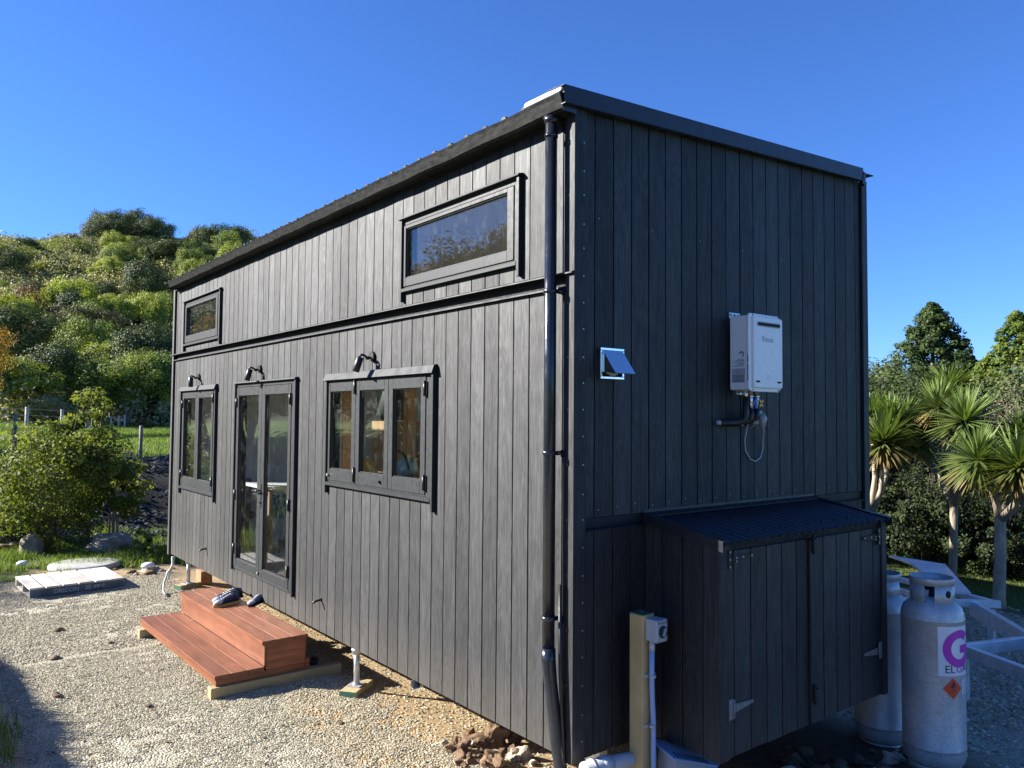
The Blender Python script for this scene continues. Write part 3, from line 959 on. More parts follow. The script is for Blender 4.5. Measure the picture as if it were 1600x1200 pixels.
# corrugated roof of the cupboard
mb = MB()
N = 24 * 8
vs = []; fs = []
ya, yb = -.572, -.004
for i in range(N + 1):
    x = X0 - .015 + (X1 - X0 + .025) * i / N
    q = .0085 * math.cos(2 * math.pi * i / 8)
    for yy in (ya, yb):
        zz = 1.196 + (1.292 - 1.196) * (yy - ya) / (yb - ya)
        vs += [(x, yy, zz + q), (x, yy, zz + q - .0015)]
for i in range(N):
    o = i * 4
    fs += [(o, o + 4, o + 6, o + 2), (o + 1, o + 3, o + 7, o + 5), (o, o + 1, o + 5, o + 4)]
mb.add(vs, fs, True)
mb.build('roof_sheet', M['roof'], cup, recalc=False)
sl = lambda y, h: 1.196 + (1.292 - 1.196) * (y - ya) / (yb - ya) + h
mb = MB()
for xa, xb in ((X0 - .022, X0 - .017), (X1 + .014, X1 + .019)):
    mb.prism([(ya - .006, sl(ya, -.045)), (yb, sl(yb, -.045)), (yb, sl(yb, .014)), (ya - .006, sl(ya, .014))], lambda u, v, t: (t, u, v), xa, xb)
for xa, xb in ((X0 - .017, X0 + .03), (X1 - .03, X1 + .014)):
    mb.prism([(ya - .006, sl(ya, .010)), (yb, sl(yb, .010)), (yb, sl(yb, .014)), (ya - .006, sl(ya, .014))], lambda u, v, t: (t, u, v), xa, xb)
mb.prism([(-.0015, 1.322), (-.0055, 1.322), (-.0065, 1.306), (-.07, 1.2935), (-.07, 1.2895), (-.0015, 1.302)], lambda u, v, t: (t, u, v), X0 - .016, X1 + .012)
mb.build('roof_flashing', M['roof'], cup)
mb = MB()
for i in range(12):
    x = X0 + .06 + (X1 - X0 - .12) * i / 11
    mb.lathe([(.0, .010), (.006, .008), (.010, .0)], (x, ya + .10, sl(ya + .10, .0085)), 8)
    mb.lathe([(.0, .010), (.006, .008), (.010, .0)], (x, yb - .035, sl(yb - .035, .012)), 8)
tag(mb.build('roofing_screws', M['frame'], cup), kind='stuff')


# ------------------------------------------------------------------ inside the house, seen through the panes
mb = MB()
for (x, y) in ((1.0, 4.85), (1.0, 3.46)): mb.box(x - .045, x + .045, y - .045, y + .045, .0585, ztop(x) - .065)
tag(mb.build('timber_posts', M['amber'], house), kind='stuff')
mb = MB(); mb.box(1.8, 2.3, 4.75, 5.75, .06, 1.80); cab = mb.build('oak_cabinet', M['cabinet'], None, bevel=.004)
tag(cab, 'tall plain oak cabinet seen through the three sash window', 'cabinet')
mb = MB()
for z in (.06, .5, .95, 1.42): mb.box(1.8, 2.25, 3.95, 4.70, z, z + .03)
mb.box(1.8, 2.25, 3.95, 3.98, .09, 1.42); mb.box(1.8, 2.25, 4.67, 4.70, .09, 1.42); mb.box(2.22, 2.25, 3.98, 4.67, .09, 1.42)
tag(mb.build('open_shelf', M['cabinet'], None), 'low open shelf unit right of the oak cabinet indoors', 'shelf')
mb = MB(); mb.tube([(1.74, 5.1, 2.28), (1.74, 5.1, 2.2), (1.74, 5.1, 1.82)], [.05, .12, .22], 12); tag(mb.build('hanging_coat', M['coat'], None), 'dark coat hanging indoors beside the oak cabinet', 'coat')
mb = MB(); mb.box(.14, .72, 1.5, 3.75, .06, 1.30); mb.box(.13, .74, 1.48, 3.77, 1.302, 1.33); tag(mb.build('counter', M['cabinet'], None), 'counter with pale top below the three sash window indoors', 'counter')
mb = MB(); mb.prism([(-.16, 0), (.12, 0), (.16, .05), (.06, .13), (-.02, .10)], lambda u, v, t: (.42 + t, 3.42 + u, 1.332 + v), 0, .16); tag(mb.build('yellow_cushion', M['yellow'], None, bevel=.02, seg=2), 'folded yellow cushion on the counter indoors', 'cushion')
mb = MB(); pts = [(.52, 2.84 + .20 * math.cos(R(q)), 1.36 + .20 * math.sin(R(q))) for q in range(-8, 190, 12)]
mb.tube(pts, .012, 8); tag(mb.build('hoop', M['blackp'], None), 'black hoop standing on the counter indoors', 'hoop')
mb = MB(); mb.lathe([(0, .06), (.12, .045), (.17, 0), (.12, -.045), (0, -.06)], (0, 0, 0), 20); mb.v = [(.60 + z, 2.82 + x, 1.41 + y * .55) for x, y, z in mb.v]
tag(mb.build('print_cushion', M['mint'], None), 'leaf print cushion behind the black hoop indoors', 'cushion')
th = thing('table', (.95, 6.5, .06), 'white topped table seen through the glazed double door', 'table')
MB().box(.6, 1.3, 6.1, 7.0, .96, 1.0).build('tabletop', M['label'], th)
for x in (.64, 1.22):
    for y in (6.14, 6.92): MB().box(x, x + .04, y, y + .04, .06, .9595).build('leg', M['cabinet'], th)
MB().box(.7, 1.2, 6.2, 6.6, .60, .85).build('blue_drawer', M['bluebox'], th)
th = thing('shell_chair', (.62, 7.25, .06), 'dusty pink shell chair seen through the glazed double door', 'chair')
mb = MB(); mb.lathe([(.0, .42), (.19, .43), (.23, .46), (.24, .50), (.235, .52), (.20, .47), (.0, .45)], (.62, 7.25, .06), 20); mb.build('seat', M['pink'], th)
mb = MB(); mb.lathe([(.235, .50), (.25, .72), (.24, .95), (.225, .95), (.235, .72), (.22, .50)], (.62, 7.25, .06), 18, R(20), R(170)); mb.build('backrest', M['pink'], th)
for q in (45, 135, 225, 315):
    mb = MB(); mb.tube([(.62 + .12 * math.cos(R(q)), 7.25 + .12 * math.sin(R(q)), .49), (.62 + .23 * math.cos(R(q)), 7.25 + .23 * math.sin(R(q)), .06)], .014, 8); mb.build('leg', M['amber'], th)
mb = MB(); mb.box(.13, 1.3, 7.5, 7.88, .06, .92); tag(mb.build('bed_base', M['label'], None, bevel=.03, seg=2), 'white bed end below the far two sash window indoors', 'bed')
mb = MB(); mb.lathe([(0, .09), (.16, .07), (.22, 0), (.16, -.07), (0, -.09)], (0, 0, 0), 20); mb.v = [(.34 + x * .8, 7.68 + y * .8, 1.00 + z) for x, y, z in mb.v]
tag(mb.build('pillow', M['mint'], None), 'mint print pillow on the bed behind the far two sash window', 'pillow')
mb = MB(); mb.lathe([(0, .22), (.08, .20), (.14, .12), (.18, .04), (.16, 0), (0, 0)], (.42, 4.25, .062), 14); tag(mb.build('orange_bag', M['orange'], None), 'crumpled orange bag on the floor just inside the glazed door', 'bag')

# ------------------------------------------------------------------ lettering
def text_mesh(body, size):
    cu = bpy.data.curves.new('lettering', 'FONT'); cu.body = body; cu.size = size; cu.align_x = 'LEFT'
    o = bpy.data.objects.new('lettering', cu); COL.objects.link(o)
    dg = bpy.context.evaluated_depsgraph_get()
    me = bpy.data.meshes.new_from_object(o.evaluated_get(dg))
    vs = [tuple(v.co) for v in me.vertices]; fs = [tuple(p.vertices) for p in me.polygons]
    bpy.data.objects.remove(o); bpy.data.curves.remove(cu); bpy.data.meshes.remove(me)
    return vs, fs


def letter(mb, body, size, fn, sx=1.0):
    vs, fs = text_mesh(body, size)
    if not vs: return 0
    w = max(v[0] for v in vs)
    mb.add([fn(v[0] * sx, v[1]) for v in vs], fs)
    return w * sx


# ------------------------------------------------------------------ things on the walls
for i, (yy, t, lab) in enumerate(((6.86, 2.335, 'small black spotlight above the far two sash window'), (4.78, 2.345, 'black spotlight above the glazed double door'), (2.335, 2.335, 'black spotlight above the three sash window'))):
    th = thing('wall_lamp', (0, yy, t), lab, 'wall light', 'black spotlights above the openings')
    mb = MB(); mb.tube([(-.0015, yy, t - .005), (-.022, yy, t - .005)], [.042, .038], 24); mb.build('mount', M['blackp'], th)
    mb = MB(); mb.tube([(-.02, yy, t - .015), (-.055, yy, t - .018), (-.072, yy, t - .002), (-.10, yy + .002, t + .006), (-.118, yy, t - .008)], .010, 10)
    mb.tube([(-.050, yy - .014, t - .018), (-.050, yy + .014, t - .018)], .014, 12)
    mb.build('arm', M['blackp'], th)
    tilt = (.0, .0, .35)[i] if i != 1 else .32
    a = Vector((-.105, yy + .008 * i, t - .012)); d = Vector((-math.sin(tilt) * .6, math.sin(tilt) * .8, -1)).normalized()
    mb = MB(); mb.tube([a + d * .0, a + d * .004, a + d * .118, a + d * .12], [.023, .028, .028, .026], 22); hd = mb.build('lamp_head', M['blackp'], th)

# louvred exhaust hood
th = thing('vent_hood', (.272, 0, 2.08), 'square stainless steel vent hood with angled flap on the shaded end wall', 'vent')
mb = MB(); fx0, fx1, fz0, fz1 = .178, .368, 2.083, 2.262
for q in ((fx0, fx1, fz0, fz0 + .016), (fx0, fx1, fz1 - .016, fz1), (fx0, fx0 + .016, fz0 + .016, fz1 - .016), (fx1 - .016, fx1, fz0 + .016, fz1 - .016)):
    mb.box(q[0], q[1], -.026, -.0015, q[2], q[3])
mb.build('frame', M['steel'], th, bevel=.003, seg=2)
mb = MB(); mb.tube([(.273, -.002, 2.165), (.273, -.035, 2.165)], .062, 28); mb.build('duct', M['lgrey'], th)
mb = MB(); mb.prism([(-.020, 2.248), (-.024, 2.251), (-.128, 2.113), (-.124, 2.110)], lambda u, v, t: (t, u, v), .192, .352)
for x in (.194, .350):
    mb.prism([(-.018, 2.244), (-.124, 2.111), (-.018, 2.125)], lambda u, v, t: (t, u, v), x - .001, x + .001)
mb.build('flap', M['steel'], th)

# gas water heater
hx0, hx1, hz0, hz1, hyb, hyf = 1.262, 1.603, 2.052, 2.545, -.088, -.232
th = thing('water_heater', ((hx0 + hx1) / 2, 0, hz0), 'white gas water heater mounted high on the shaded end wall', 'water heater')
MB().box(hx0, hx1, hyf + .004, hyb, hz0, hz1 - .012).build('case', M['whitep'], th, bevel=.006, seg=2)
mb = MB()
r = .035
pl = [(hx0 - .012 + r, hz0 - .012), (hx1 + .012 - r, hz0 - .012), (hx1 + .012, hz0 - .012 + r), (hx1 + .012, hz1 - r), (hx1 + .012 - r, hz1), (hx0 - .012 + r * .4, hz1), (hx0 - .012, hz1 - r * .4), (hx0 - .012, hz0 - .012 + r * .4)]
mb.prism(pl, lambda u, v, t: (u, t, v), hyf - .010, hyf + .004)
mb.build('front_flange', M['whitep'], th, bevel=.004, seg=2)
mb = MB(); mb.prism([(hx0 + .022, hz0 + .012), (hx1 - .010, hz0 + .012), (hx1 - .002, hz0 + .02), (hx1 - .002, hz1 - .03), (hx1 - .012, hz1 - .018), (hx0 + .022, hz1 - .018)], lambda u, v, t: (u, t, v), hyf - .026, hyf - .0095)
cover = mb.build('front_cover', M['whitep'], th, bevel=.010, seg=3)


def slot(mb, cx, cz, hw, hh, y0, y1, n=8):
    po = []
    for k in range(n + 1): a = -math.pi / 2 + math.pi * k / n; po.append((cx + hw - hh + hh * math.cos(a), cz + hh * math.sin(a)))
    for k in range(n + 1): a = math.pi / 2 + math.pi * k / n; po.append((cx - hw + hh + hh * math.cos(a), cz + hh * math.sin(a)))
    mb.prism(po, lambda u, v, t: (u, t, v), y0, y1)


mb = MB(); slot(mb, 1.445, 2.478, .130, .017, hyf - .0290, hyf - .0255); mb.build('exhaust_rim', M['label2'], th)
mb = MB(); slot(mb, 1.445, 2.478, .122, .010, hyf - .0305, hyf - .0285); mb.build('exhaust_slot', M['back'], th)
mb = MB(); letter(mb, 'Rinnai', .052, lambda u, v: (1.372 + u, hyf - .0268, 2.365 + v), .98); mb.build('lettering', M['greyink'], th)
mb = MB()
for xa in (1.30, 1.535): slot(mb, xa + .025, 2.105, .022, .006, hyf - .0275, hyf - .0255)
for za in (2.11, 2.165, 2.225): mb.box(hx0 - .0135, hx0 - .0118, hyf - .006, hyf - .001, za, za + .05)
for k in range(5): mb.box(hx0 + .0 + k * .0, hx0 - .0, 0, 0, 0, 0) if False else None
mb.build('slots', M['back'], th)
mb = MB(); letter(mb, '24', .022, lambda u, v: (1.425 + u, hyf - .0268, 2.135 + v)); mb.box(1.41, 1.47, hyf - .0268, hyf - .0262, 2.122, 2.124)
mb.build('small_print', M['label2'], th)
mb = MB()
for xx in (hx0 + .03, hx1 - .03):
    for zz in (hz0 - .001, hz1 - .009): mb.tube([(xx, hyf - .009, zz), (xx, hyf - .0125, zz)], .005, 8)
mb.build('cover_screws', M['frame'], th)
mb = MB(); mb.box(hx0 - .0015, hx0 - .0002, -.205, -.105, 2.195, 2.305); st = mb.build('rating_label', M['label'], th)
mb = MB()
for k in range(6): mb.box(hx0 - .0025, hx0 - .0017, -.198, -.112 - .02 * (k % 3), 2.203 + .009 * k, 2.206 + .009 * k)
mb.lathe([(.010, 0), (.018, 0)], (0, 0, 0), 16, 0, 4.5); n = len(mb.v) - 34
for q in range(34): x, y, zz = mb.v[n + q]; mb.v[n + q] = (hx0 - .0025, -.180 + x, 2.282 + y)
mb.build('label_print', M['ink'], th)
MB().box(hx0 - .0015, hx0 - .0002, -.205, -.105, 2.098, 2.190).build('warning_label', M['label2'], th)
mb = MB()
for k in range(6): mb.box(hx0 - .0025, hx0 - .0017, -.198, -.112, 2.104 + .008 * k, 2.1065 + .008 * k)
for (a, c) in (((-.168, 2.160), (-.142, 2.160)), ((-.142, 2.160), (-.155, 2.184)), ((-.155, 2.184), (-.168, 2.160))):
    mb.beam((hx0 - .0021, *a), (hx0 - .0021, *c), .0008, .003, (1, 0, 0))
mb.build('warning_print', M['ink'], th)
mb = MB(); mb.box(1.285, 1.40, -.068, -.0645, hz1 - .02, hz1 + .022); mb.build('bracket', M['galv3'], th)
mb = MB()
for xa in (1.30, 1.34, 1.38): mb.box(xa - .006, xa + .006, -.070, -.0685, hz1 - .0, hz1 + .012)
mb.build('bracket_slots', M['back'], th)
# plumbing below it
mb = MB(); mb.box(1.29, 1.36, -.12, -.09, hz0 - .03, hz0 - .0005); mb.tube([(1.345, -.15, hz0), (1.345, -.15, hz0 - .055)], [.016, .013], 12); mb.tube([(1.40, -.15, hz0), (1.40, -.15, hz0 - .14)], [.014, .012], 12)
mb.tube([(1.466, -.15, hz0), (1.466, -.15, hz0 - .13)], [.014, .012], 12); mb.tube([(1.40, -.15, hz0 - .03), (1.40, -.15, hz0 - .05)], .019, 6); mb.tube([(1.466, -.15, hz0 - .03), (1.466, -.15, hz0 - .05)], .019, 6)
mb.build('fittings', M['steel'], th)
mb = MB(); mb.box(1.424, 1.446, -.172, -.15, hz0 - .12, hz0 - .05); mb.build('valve_handle', M['bluev'], th)
mb = MB(); mb.obox((1.49, -.165, hz0 - .085), (.018, 0, .022), (0, .006, 0), (-.004, 0, .004)); mb.obox((1.49, -.165, hz0 - .085), (.016, 0, -.022), (0, .006, 0), (.004, 0, .004)); mb.build('gas_valve', M['brass'], th)
mb = MB()
mb.tube([(1.345, -.15, hz0 - .05), (1.345, -.15, hz0 - .18), (1.335, -.14, hz0 - .205), (1.26, -.10, hz0 - .215), (1.17, -.08, hz0 - .215)], .021, 14)
mb.tube([(1.40, -.15, hz0 - .13), (1.40, -.15, hz0 - .19), (1.375, -.12, hz0 - .215), (1.33, -.06, hz0 - .22), (1.33, -.002, hz0 - .22)], .020, 14)
mb.tube([(1.466, -.15, hz0 - .12), (1.466, -.15, hz0 - .18), (1.45, -.10, hz0 - .205), (1.44, -.002, hz0 - .21)], .020, 14)
mb.build('lagged_pipe', M['blackp'], th)
mb = MB(); mb.tube([(1.18, -.082, hz0 - .215), (1.145, -.07, hz0 - .213)], [.017, .015], 12); mb.tube([(1.345, -.12, hz0 - .232), (1.36, -.11, hz0 - .185)], .010, 8); mb.build('pipe_end', M['lgrey'], th)
mb = MB(); mb.tube([(1.47, -.13, hz0), (1.50, -.15, hz0 - .04), (1.46, -.17, hz0 - .07), (1.40, -.18, hz0 - .07), (1.375, -.175, hz0 - .12)], .003, 6)
mb.tube([(1.50, -.14, hz0 - .12), (1.497, -.14, hz0 - .2), (1.47, -.10, hz0 - .25)], .003, 6)
mb.tube([(1.437, -.10, hz0 - .22), (1.437, -.075, hz0 - .33), (1.45, -.072, hz0 - .40), (1.50, -.072, hz0 - .46), (1.56, -.072, hz0 - .475), (1.62, -.072, hz0 - .45), (1.645, -.072, hz0 - .39), (1.635, -.08, hz0 - .33), (1.60, -.11, hz0 - .28), (1.575, -.125, hz0 - .235)], .0045, 8)
mb.build('cable', M['lgrey'], th)
mb = MB(); mb.box(1.485, 1.585, -.115, -.0625, hz0 - .225, hz0 - .13); mb.build('socket', M['greyp'], th, bevel=.008, seg=2)
mb = MB(); mb.tube([(1.56, -.12, hz0 - .16), (1.56, -.135, hz0 - .185), (1.562, -.13, hz0 - .24)], [.022, .026, .016], 14); mb.build('plug', M['greyp'], th)
th.location.x += .092; th.location.y += .061

# ------------------------------------------------------------------ steps, shoes, jacks
SX, SY = -.86, 3.285
th = thing('wooden_steps', (SX, SY, -.315), 'two tier red stained timber steps below the glazed door', 'steps', rz=R(.9), local=True)
LY = 2.31
for (xa, zt_, n0) in ((0.0, .085, 3), (.385, .295, 3)):
    for k in range(n0):
        w_ = .1335
        mb = MB(); mb.box(xa - .012 + k * (w_ + .003), xa - .012 + k * (w_ + .003) + w_, -.008, LY + .008, zt_ - .032, zt_)
        mb.build('tread', M['red_timber'], th, bevel=.003, seg=2)
mb = MB()
for (xa, zt_) in ((0.0, .085), (.385, .295)):
    for k in range(3):
        for q in range(5):
            for dx in (.03, .10): mb.lathe([(0, .0006), (.0045, .0004)], (xa + k * .1365 + dx, .03 + q * .565, zt_), 8)
tag(mb.build('screw_heads', M['frame'], th), kind='stuff')
MB().box(.0, .022, .0, LY, .0, .052).build('riser', M['red_timber'], th, bevel=.002)
MB().box(.397, .418, .0, LY, .0855, .262).build('riser', M['red_timber'], th, bevel=.002)
for ya_ in (.0, LY - .022):
    MB().box(.0225, .755, ya_, ya_ + .022, .0, .0525).build('side_panel', M['red_timber_x'], th, bevel=.002)
    MB().box(.4185, .7555, ya_, ya_ + .022, .053, .262).build('side_panel', M['red_timber_x'], th, bevel=.002)
    MB().box(.756, .80, ya_ - .002, ya_ + .02, .0, .262 if ya_ > 1 else .0845).build('corner_post', M['red_timber_x'], th)
MB().box(.755, .775, .0225, LY - .0225, .0, .262).build('back_panel', M['red_timber'], th)
for (yy, lab, xb) in ((3.255, 'long treated pine bearer under the near end of the red steps', .22), (5.42, 'treated pine bearer under the far end of the red steps', -.1)):
    mb = MB(); z = -.382; mb.box(-.905 if yy < 4 else -.945, xb, yy, yy + .088, z - .02, -.3165)
    o = mb.build('timber_bearer', M['tanx'], None, bevel=.004)
    tag(o, lab, 'timber bearer', 'bearers under the steps')


def shoe(loc, rz, lab, toe=M['shoe_toe'], upper=M['shoe'], sole=M['shoe_sole'], blue=False, sc=1.0):
    th = thing('shoe', loc, lab, 'shoe', None, rz, local=True)
    secs = [(-.135, .020, .05), (-.120, .034, .075), (-.07, .038, .088), (-.02, .037, .080), (.03, .042, .062), (.08, .046, .048), (.12, .040, .042), (.145, .018, .034)]
    def ring(x, w, h, z0, n=14):
        out = []
        for k in range(n):
            a = 2 * math.pi * k / n
            cy, sz = math.cos(a), math.sin(a)
            out.append((x * sc, w * cy * (1 - .25 * max(0, sz)) * sc, (z0 + (h) * max(0, (sz * .5 + .5)) ** .9) * sc))
        return out
    for nm, mat_, rngs, z0 in (('upper', upper, secs[:6], .02), ('toe_cap', toe, secs[5:], .02)):
        vs = []; fs = []; n = 14
        for (x, w, h) in rngs: vs += ring(x, w, h, z0)
        for i in range(len(rngs) - 1):
            for k in range(n): fs.append((i * n + k, i * n + (k + 1) % n, (i + 1) * n + (k + 1) % n, (i + 1) * n + k))
        fs.append(tuple(range(n))); fs.append(tuple((len(rngs) - 1) * n + k for k in range(n)))
        mb = MB(); mb.add(vs, fs, True); mb.build(nm, mat_, th)
    po = [(-.145, -.02), (-.12, -.037), (-.03, -.037), (.08, -.048), (.13, -.040), (.155, 0), (.13, .040), (.08, .048), (-.03, .037), (-.12, .037), (-.145, .02)]
    mb = MB(); mb.prism(po, lambda u, v, t: (u * sc, v * sc, t * sc), 0, .024); mb.build('sole', sole, th)
    mb = MB()
    for k in range(5):
        x = .065 - k * .024; h = .02 + np.interp(x, [q[0] for q in secs], [q[2] for q in secs]) + .002
        mb.tube([(x * sc, -.028 * sc, (h - .016) * sc), (x * sc, 0, h * sc), ((x - .012) * sc, .028 * sc, (h - .016) * sc)], .003 * sc, 6)
    mb.build('lace', M['lace'], th)
    if blue:
        mb = MB(); mb.tube([(-.05 * sc, -.030 * sc, .05 * sc), (-.03 * sc, -.042 * sc, .055 * sc), (.0, -.045 * sc, .045 * sc)], [.01, .026, .012], 10); mb.build('tongue', M['blue_cloth'], th)
    return th


shoe((-.305, 4.74, -.02), R(198), 'navy trainer with pale toe, nearer of the pair on the steps', blue=True)
shoe((-.27, 4.86, -.02), R(192), 'navy trainer with gum sole behind its pair on the steps')
shoe((-.20, 4.98, -.02), R(188), 'dark shoe with a loop strap at the back of the shoe heap', toe=M['shoe'], sole=M['blackp'])
shoe((-.06, 4.60, -.02), R(215), 'grey blue slip-on with white tip right of the shoe pair', toe=M['shoe_toe'], upper=M['grey_cloth'], sole=M['blackp'], sc=.85)


def jack(x, y, rz, lab, labb, cap=True, h=None):
    zg = -.41
    blk = thing('timber_block', (x, y, zg), labb, 'timber block', 'blocks under the jacks', rz, local=True)
    mb = MB(); mb.box(-.16, .16, -.075, .075, -.01, .06); mb.build('block', M['tanx'], blk, (0, 0, 0), bevel=.004)
    mb = MB(); mb.box(-.163, -.1605, -.073, .073, -.008, .058); mb.build('sealed_end', M['green_end'], blk)
    th = thing('jack_stand', (x, y, zg + .06), lab, 'jack stand', 'galvanised jacks under the house', rz, local=True)
    H_ = -.02 - (zg + .06) if h is None else h
    mb = MB(); mb.box(-.065, .065, -.055, .055, .0005, .008); mb.build('base_plate', M['galv3'], th)
    mb = MB(); mb.tube([(0, 0, .008), (0, 0, H_ - .01)], .024, 18); mb.tube([(0, 0, .008), (0, 0, .022)], [.034, .025], 18); mb.build('tube', M['galv3'], th)
    mb = MB(); mb.tube([(0, 0, H_ - .075), (0, 0, H_ + .012)], .036, 20); mb.tube([(0, 0, H_ - .05), (0, 0, H_ - .03)], .045, 20); mb.build('collar', M['galv3'], th)
    mb = MB(); mb.obox((.05, -.03, H_ - .06), (.022, -.014, .010), (.006, .008, 0), (0, .0, .006)); mb.obox((.045, -.05, H_ - .048), (.006, .02, .012), (.007, -.003, 0), (0, 0, .005)); mb.build('wing_nut', M['galv3'], th)
    mb = MB(); mb.box(-.03, .03, -.03, .03, H_ + .012, H_ + .018); mb.build('head_plate', M['galv3'], th)


jack(.11, 2.75, R(38), 'galvanised jack stand under the house right of the steps', 'pale timber block under the jack right of the steps')
jack(.14, 7.62, R(20), 'galvanised jack stand under the far end of the house', 'timber block under the far jack behind the steps')
mb = MB(); mb.box(.33, .48, 7.72, 7.95, -.42, -.24); tag(mb.build('brick', M['brick'], None, bevel=.004), 'brown brick standing under the far end of the house', 'brick')
mb = MB(); mb.tube([(-.04, 7.72, .0), (-.03, 7.74, -.12), (-.1, 7.70, -.2), (-.18, 7.55, -.3), (-.22, 7.42, -.37), (-.24, 7.2, -.385)], .013, 8)
mb.tube([(.0, 7.80, -.02), (-.02, 7.8, -.15), (-.06, 7.78, -.24), (-.05, 7.82, -.30)], .018, 8)
tag(mb.build('hose', M['lgrey'], None), 'pale hose trailing from the far end of the house to the gravel', 'hose')
mb = MB(); mb.tube([(.10, 7.1, -.035), (.10, 4.95, -.05)], .016, 10); tag(mb.build('waste_pipe', M['label'], None), 'thin white pipe running under the long wall past the steps', 'pipe')
mb = MB(); mb.tube([(.02, 1.66, -.03), (.16, 1.76, -.04)], [.036, .036], 18, cap=False); mb.tube([(.018, 1.659, -.0298), (.03, 1.667, -.031)], [.041, .040], 18, cap=False)
mb.tube([(.15, 1.752, -.04), (.45, 1.95, -.06)], .036, 18); tag(mb.build('pipe_outlet', M['lgrey'], None, recalc=False), 'white rimmed pipe mouth poking out under the long wall', 'pipe')
mb = MB(); mb.lathe([(0, .09), (.05, .085), (.065, .06), (.06, 0)], (.10, 3.62, -.42), 16); tag(mb.build('black_bucket', M['blackp'], None), 'upturned black pot on the sand beneath the long wall by the steps', 'pot')

# ------------------------------------------------------------------ pallet, tank lid, caps, rocks
th = thing('pallet', (-1.61, 8.05, -.415), 'weathered timber pallet with stencilled blue side on the gravel', 'pallet', rz=R(3.2), local=True)
PW, PD = 1.10, .95
e = [0, .180, .365, .545, .735, .905, 1.10]
for k in range(6):
    mb = MB(); mb.box(e[k] + .006, e[k + 1] - (.020 if k != 4 else .006), -.012 + random.uniform(-.008, .008), PD + random.uniform(-.02, .02), .118, .140)
    mb.build('deck_board', M['pallet'], th, bevel=.003)
for k, yy in enumerate((0, PD / 2 - .02, PD - .05)):
    MB().box(.012, PW - .012, yy, yy + .042, .024, .1175).build('bearer', M['palletblue'] if k == 0 else M['pallet'], th, bevel=.002)
for xa in (.02, .52, .98):
    MB().box(xa, xa + .09, -.004, PD - .01, .0, .0235).build('base_board', M['pallet'], th)
mb = MB(); u0 = .27
u0 += letter(mb, 'DRICON', .072, lambda u, v: (.27 + u, -.0015, .045 + v), 1.0) + .07
u0 += letter(mb, '35', .072, lambda u, v: (u0 + u, -.0015, .045 + v), 1.0) + .04
letter(mb, 'MP P', .066, lambda u, v: (u0 + u, -.0015, .047 + v), .9)
mb.build('stencil', M['stencil'], th)

mb = MB(); mb.lathe([(0, .075), (.40, .07), (.475, .06), (.482, .02), (.47, 0), (0, 0)], (-.69, 9.9, -.40), 48)
mb.lathe([(.42, -.06), (.43, 0)], (-.69, 9.9, -.40), 40)
tag(mb.build('tank_lid', M['concrete'], None), 'round pale concrete tank lid in the grass behind the pallet', 'concrete lid')
for (x, y, lab, s) in ((-1.43, 10.35, 'white ribbed vent cap in the grass left of the tank lid', 1.0), (-.02, 9.05, 'white pipe cap in the clay right of the tank lid', 1.15)):
    z = Hs(x, y) - .02
    mb = MB()
    mb.lathe([(0, .125 * s), (.05 * s, .12 * s), (.078 * s, .10 * s), (.082 * s, .075 * s), (.07 * s, .072 * s), (.07 * s, .0)], (x, y, z), 24)
    if s == 1.0:
        for k in range(10):
            a = k * math.pi / 5; mb.obox((x + .076 * math.cos(a), y + .076 * math.sin(a), z + .05), (.01 * math.cos(a), .01 * math.sin(a), 0), (-.004 * math.sin(a), .004 * math.cos(a), 0), (0, 0, .024))
    tag(mb.build('drain_vent', M['whitep'], None), lab, 'drain vent', 'white drain vents by the tank lid')


def rock_mesh(sx, sy, sz, seed, sub=3, amp=.28):
    bm = bmesh.new(); bmesh.ops.create_icosphere(bm, subdivisions=sub, radius=1.0)
    r_ = random.Random(seed); ph = [r_.uniform(0, 6.28) for _ in range(12)]; dirs = [Vector((r_.gauss(0, 1), r_.gauss(0, 1), r_.gauss(0, 1))).normalized() for _ in range(7)]
    cut = [r_.uniform(.55, .85) for _ in dirs]
    for v in bm.verts:
        p = v.co.copy()
        for d_, c_ in zip(dirs, cut):
            q = p.dot(d_)
            if q > c_: p -= d_ * (q - c_) * .85
        k = 1 + amp * .5 * (math.sin(p.x * 3.1 + ph[0]) * math.sin(p.y * 2.7 + ph[1]) + .6 * math.sin(p.z * 5.3 + ph[2] + p.x * 4) + .35 * math.sin(p.x * 9 + ph[3]) * math.sin(p.y * 11 + ph[4]) * math.sin(p.z * 8 + ph[5]))
        v.co = Vector((p.x * k * sx, p.y * k * sy, p.z * k * sz))
    me = bpy.data.meshes.new('rock'); bm.to_mesh(me); bm.free()
    return me


def rock(name, x, y, s, seed, mat, lab, cat, group=None, rz=0, sink=.35, sub=3, smooth=False, dz=0, kind=None, amp=.28):
    me = rock_mesh(s[0], s[1], s[2], seed, sub, amp)
    if smooth: me.polygons.foreach_set('use_smooth', [True] * len(me.polygons))
    o = link(name, me, mat, None, (x, y, Hs(x, y) + s[2] * (1 - 2 * sink) + dz)); o.rotation_euler = (0, 0, rz)
    return tag(o, lab, cat, group, kind)


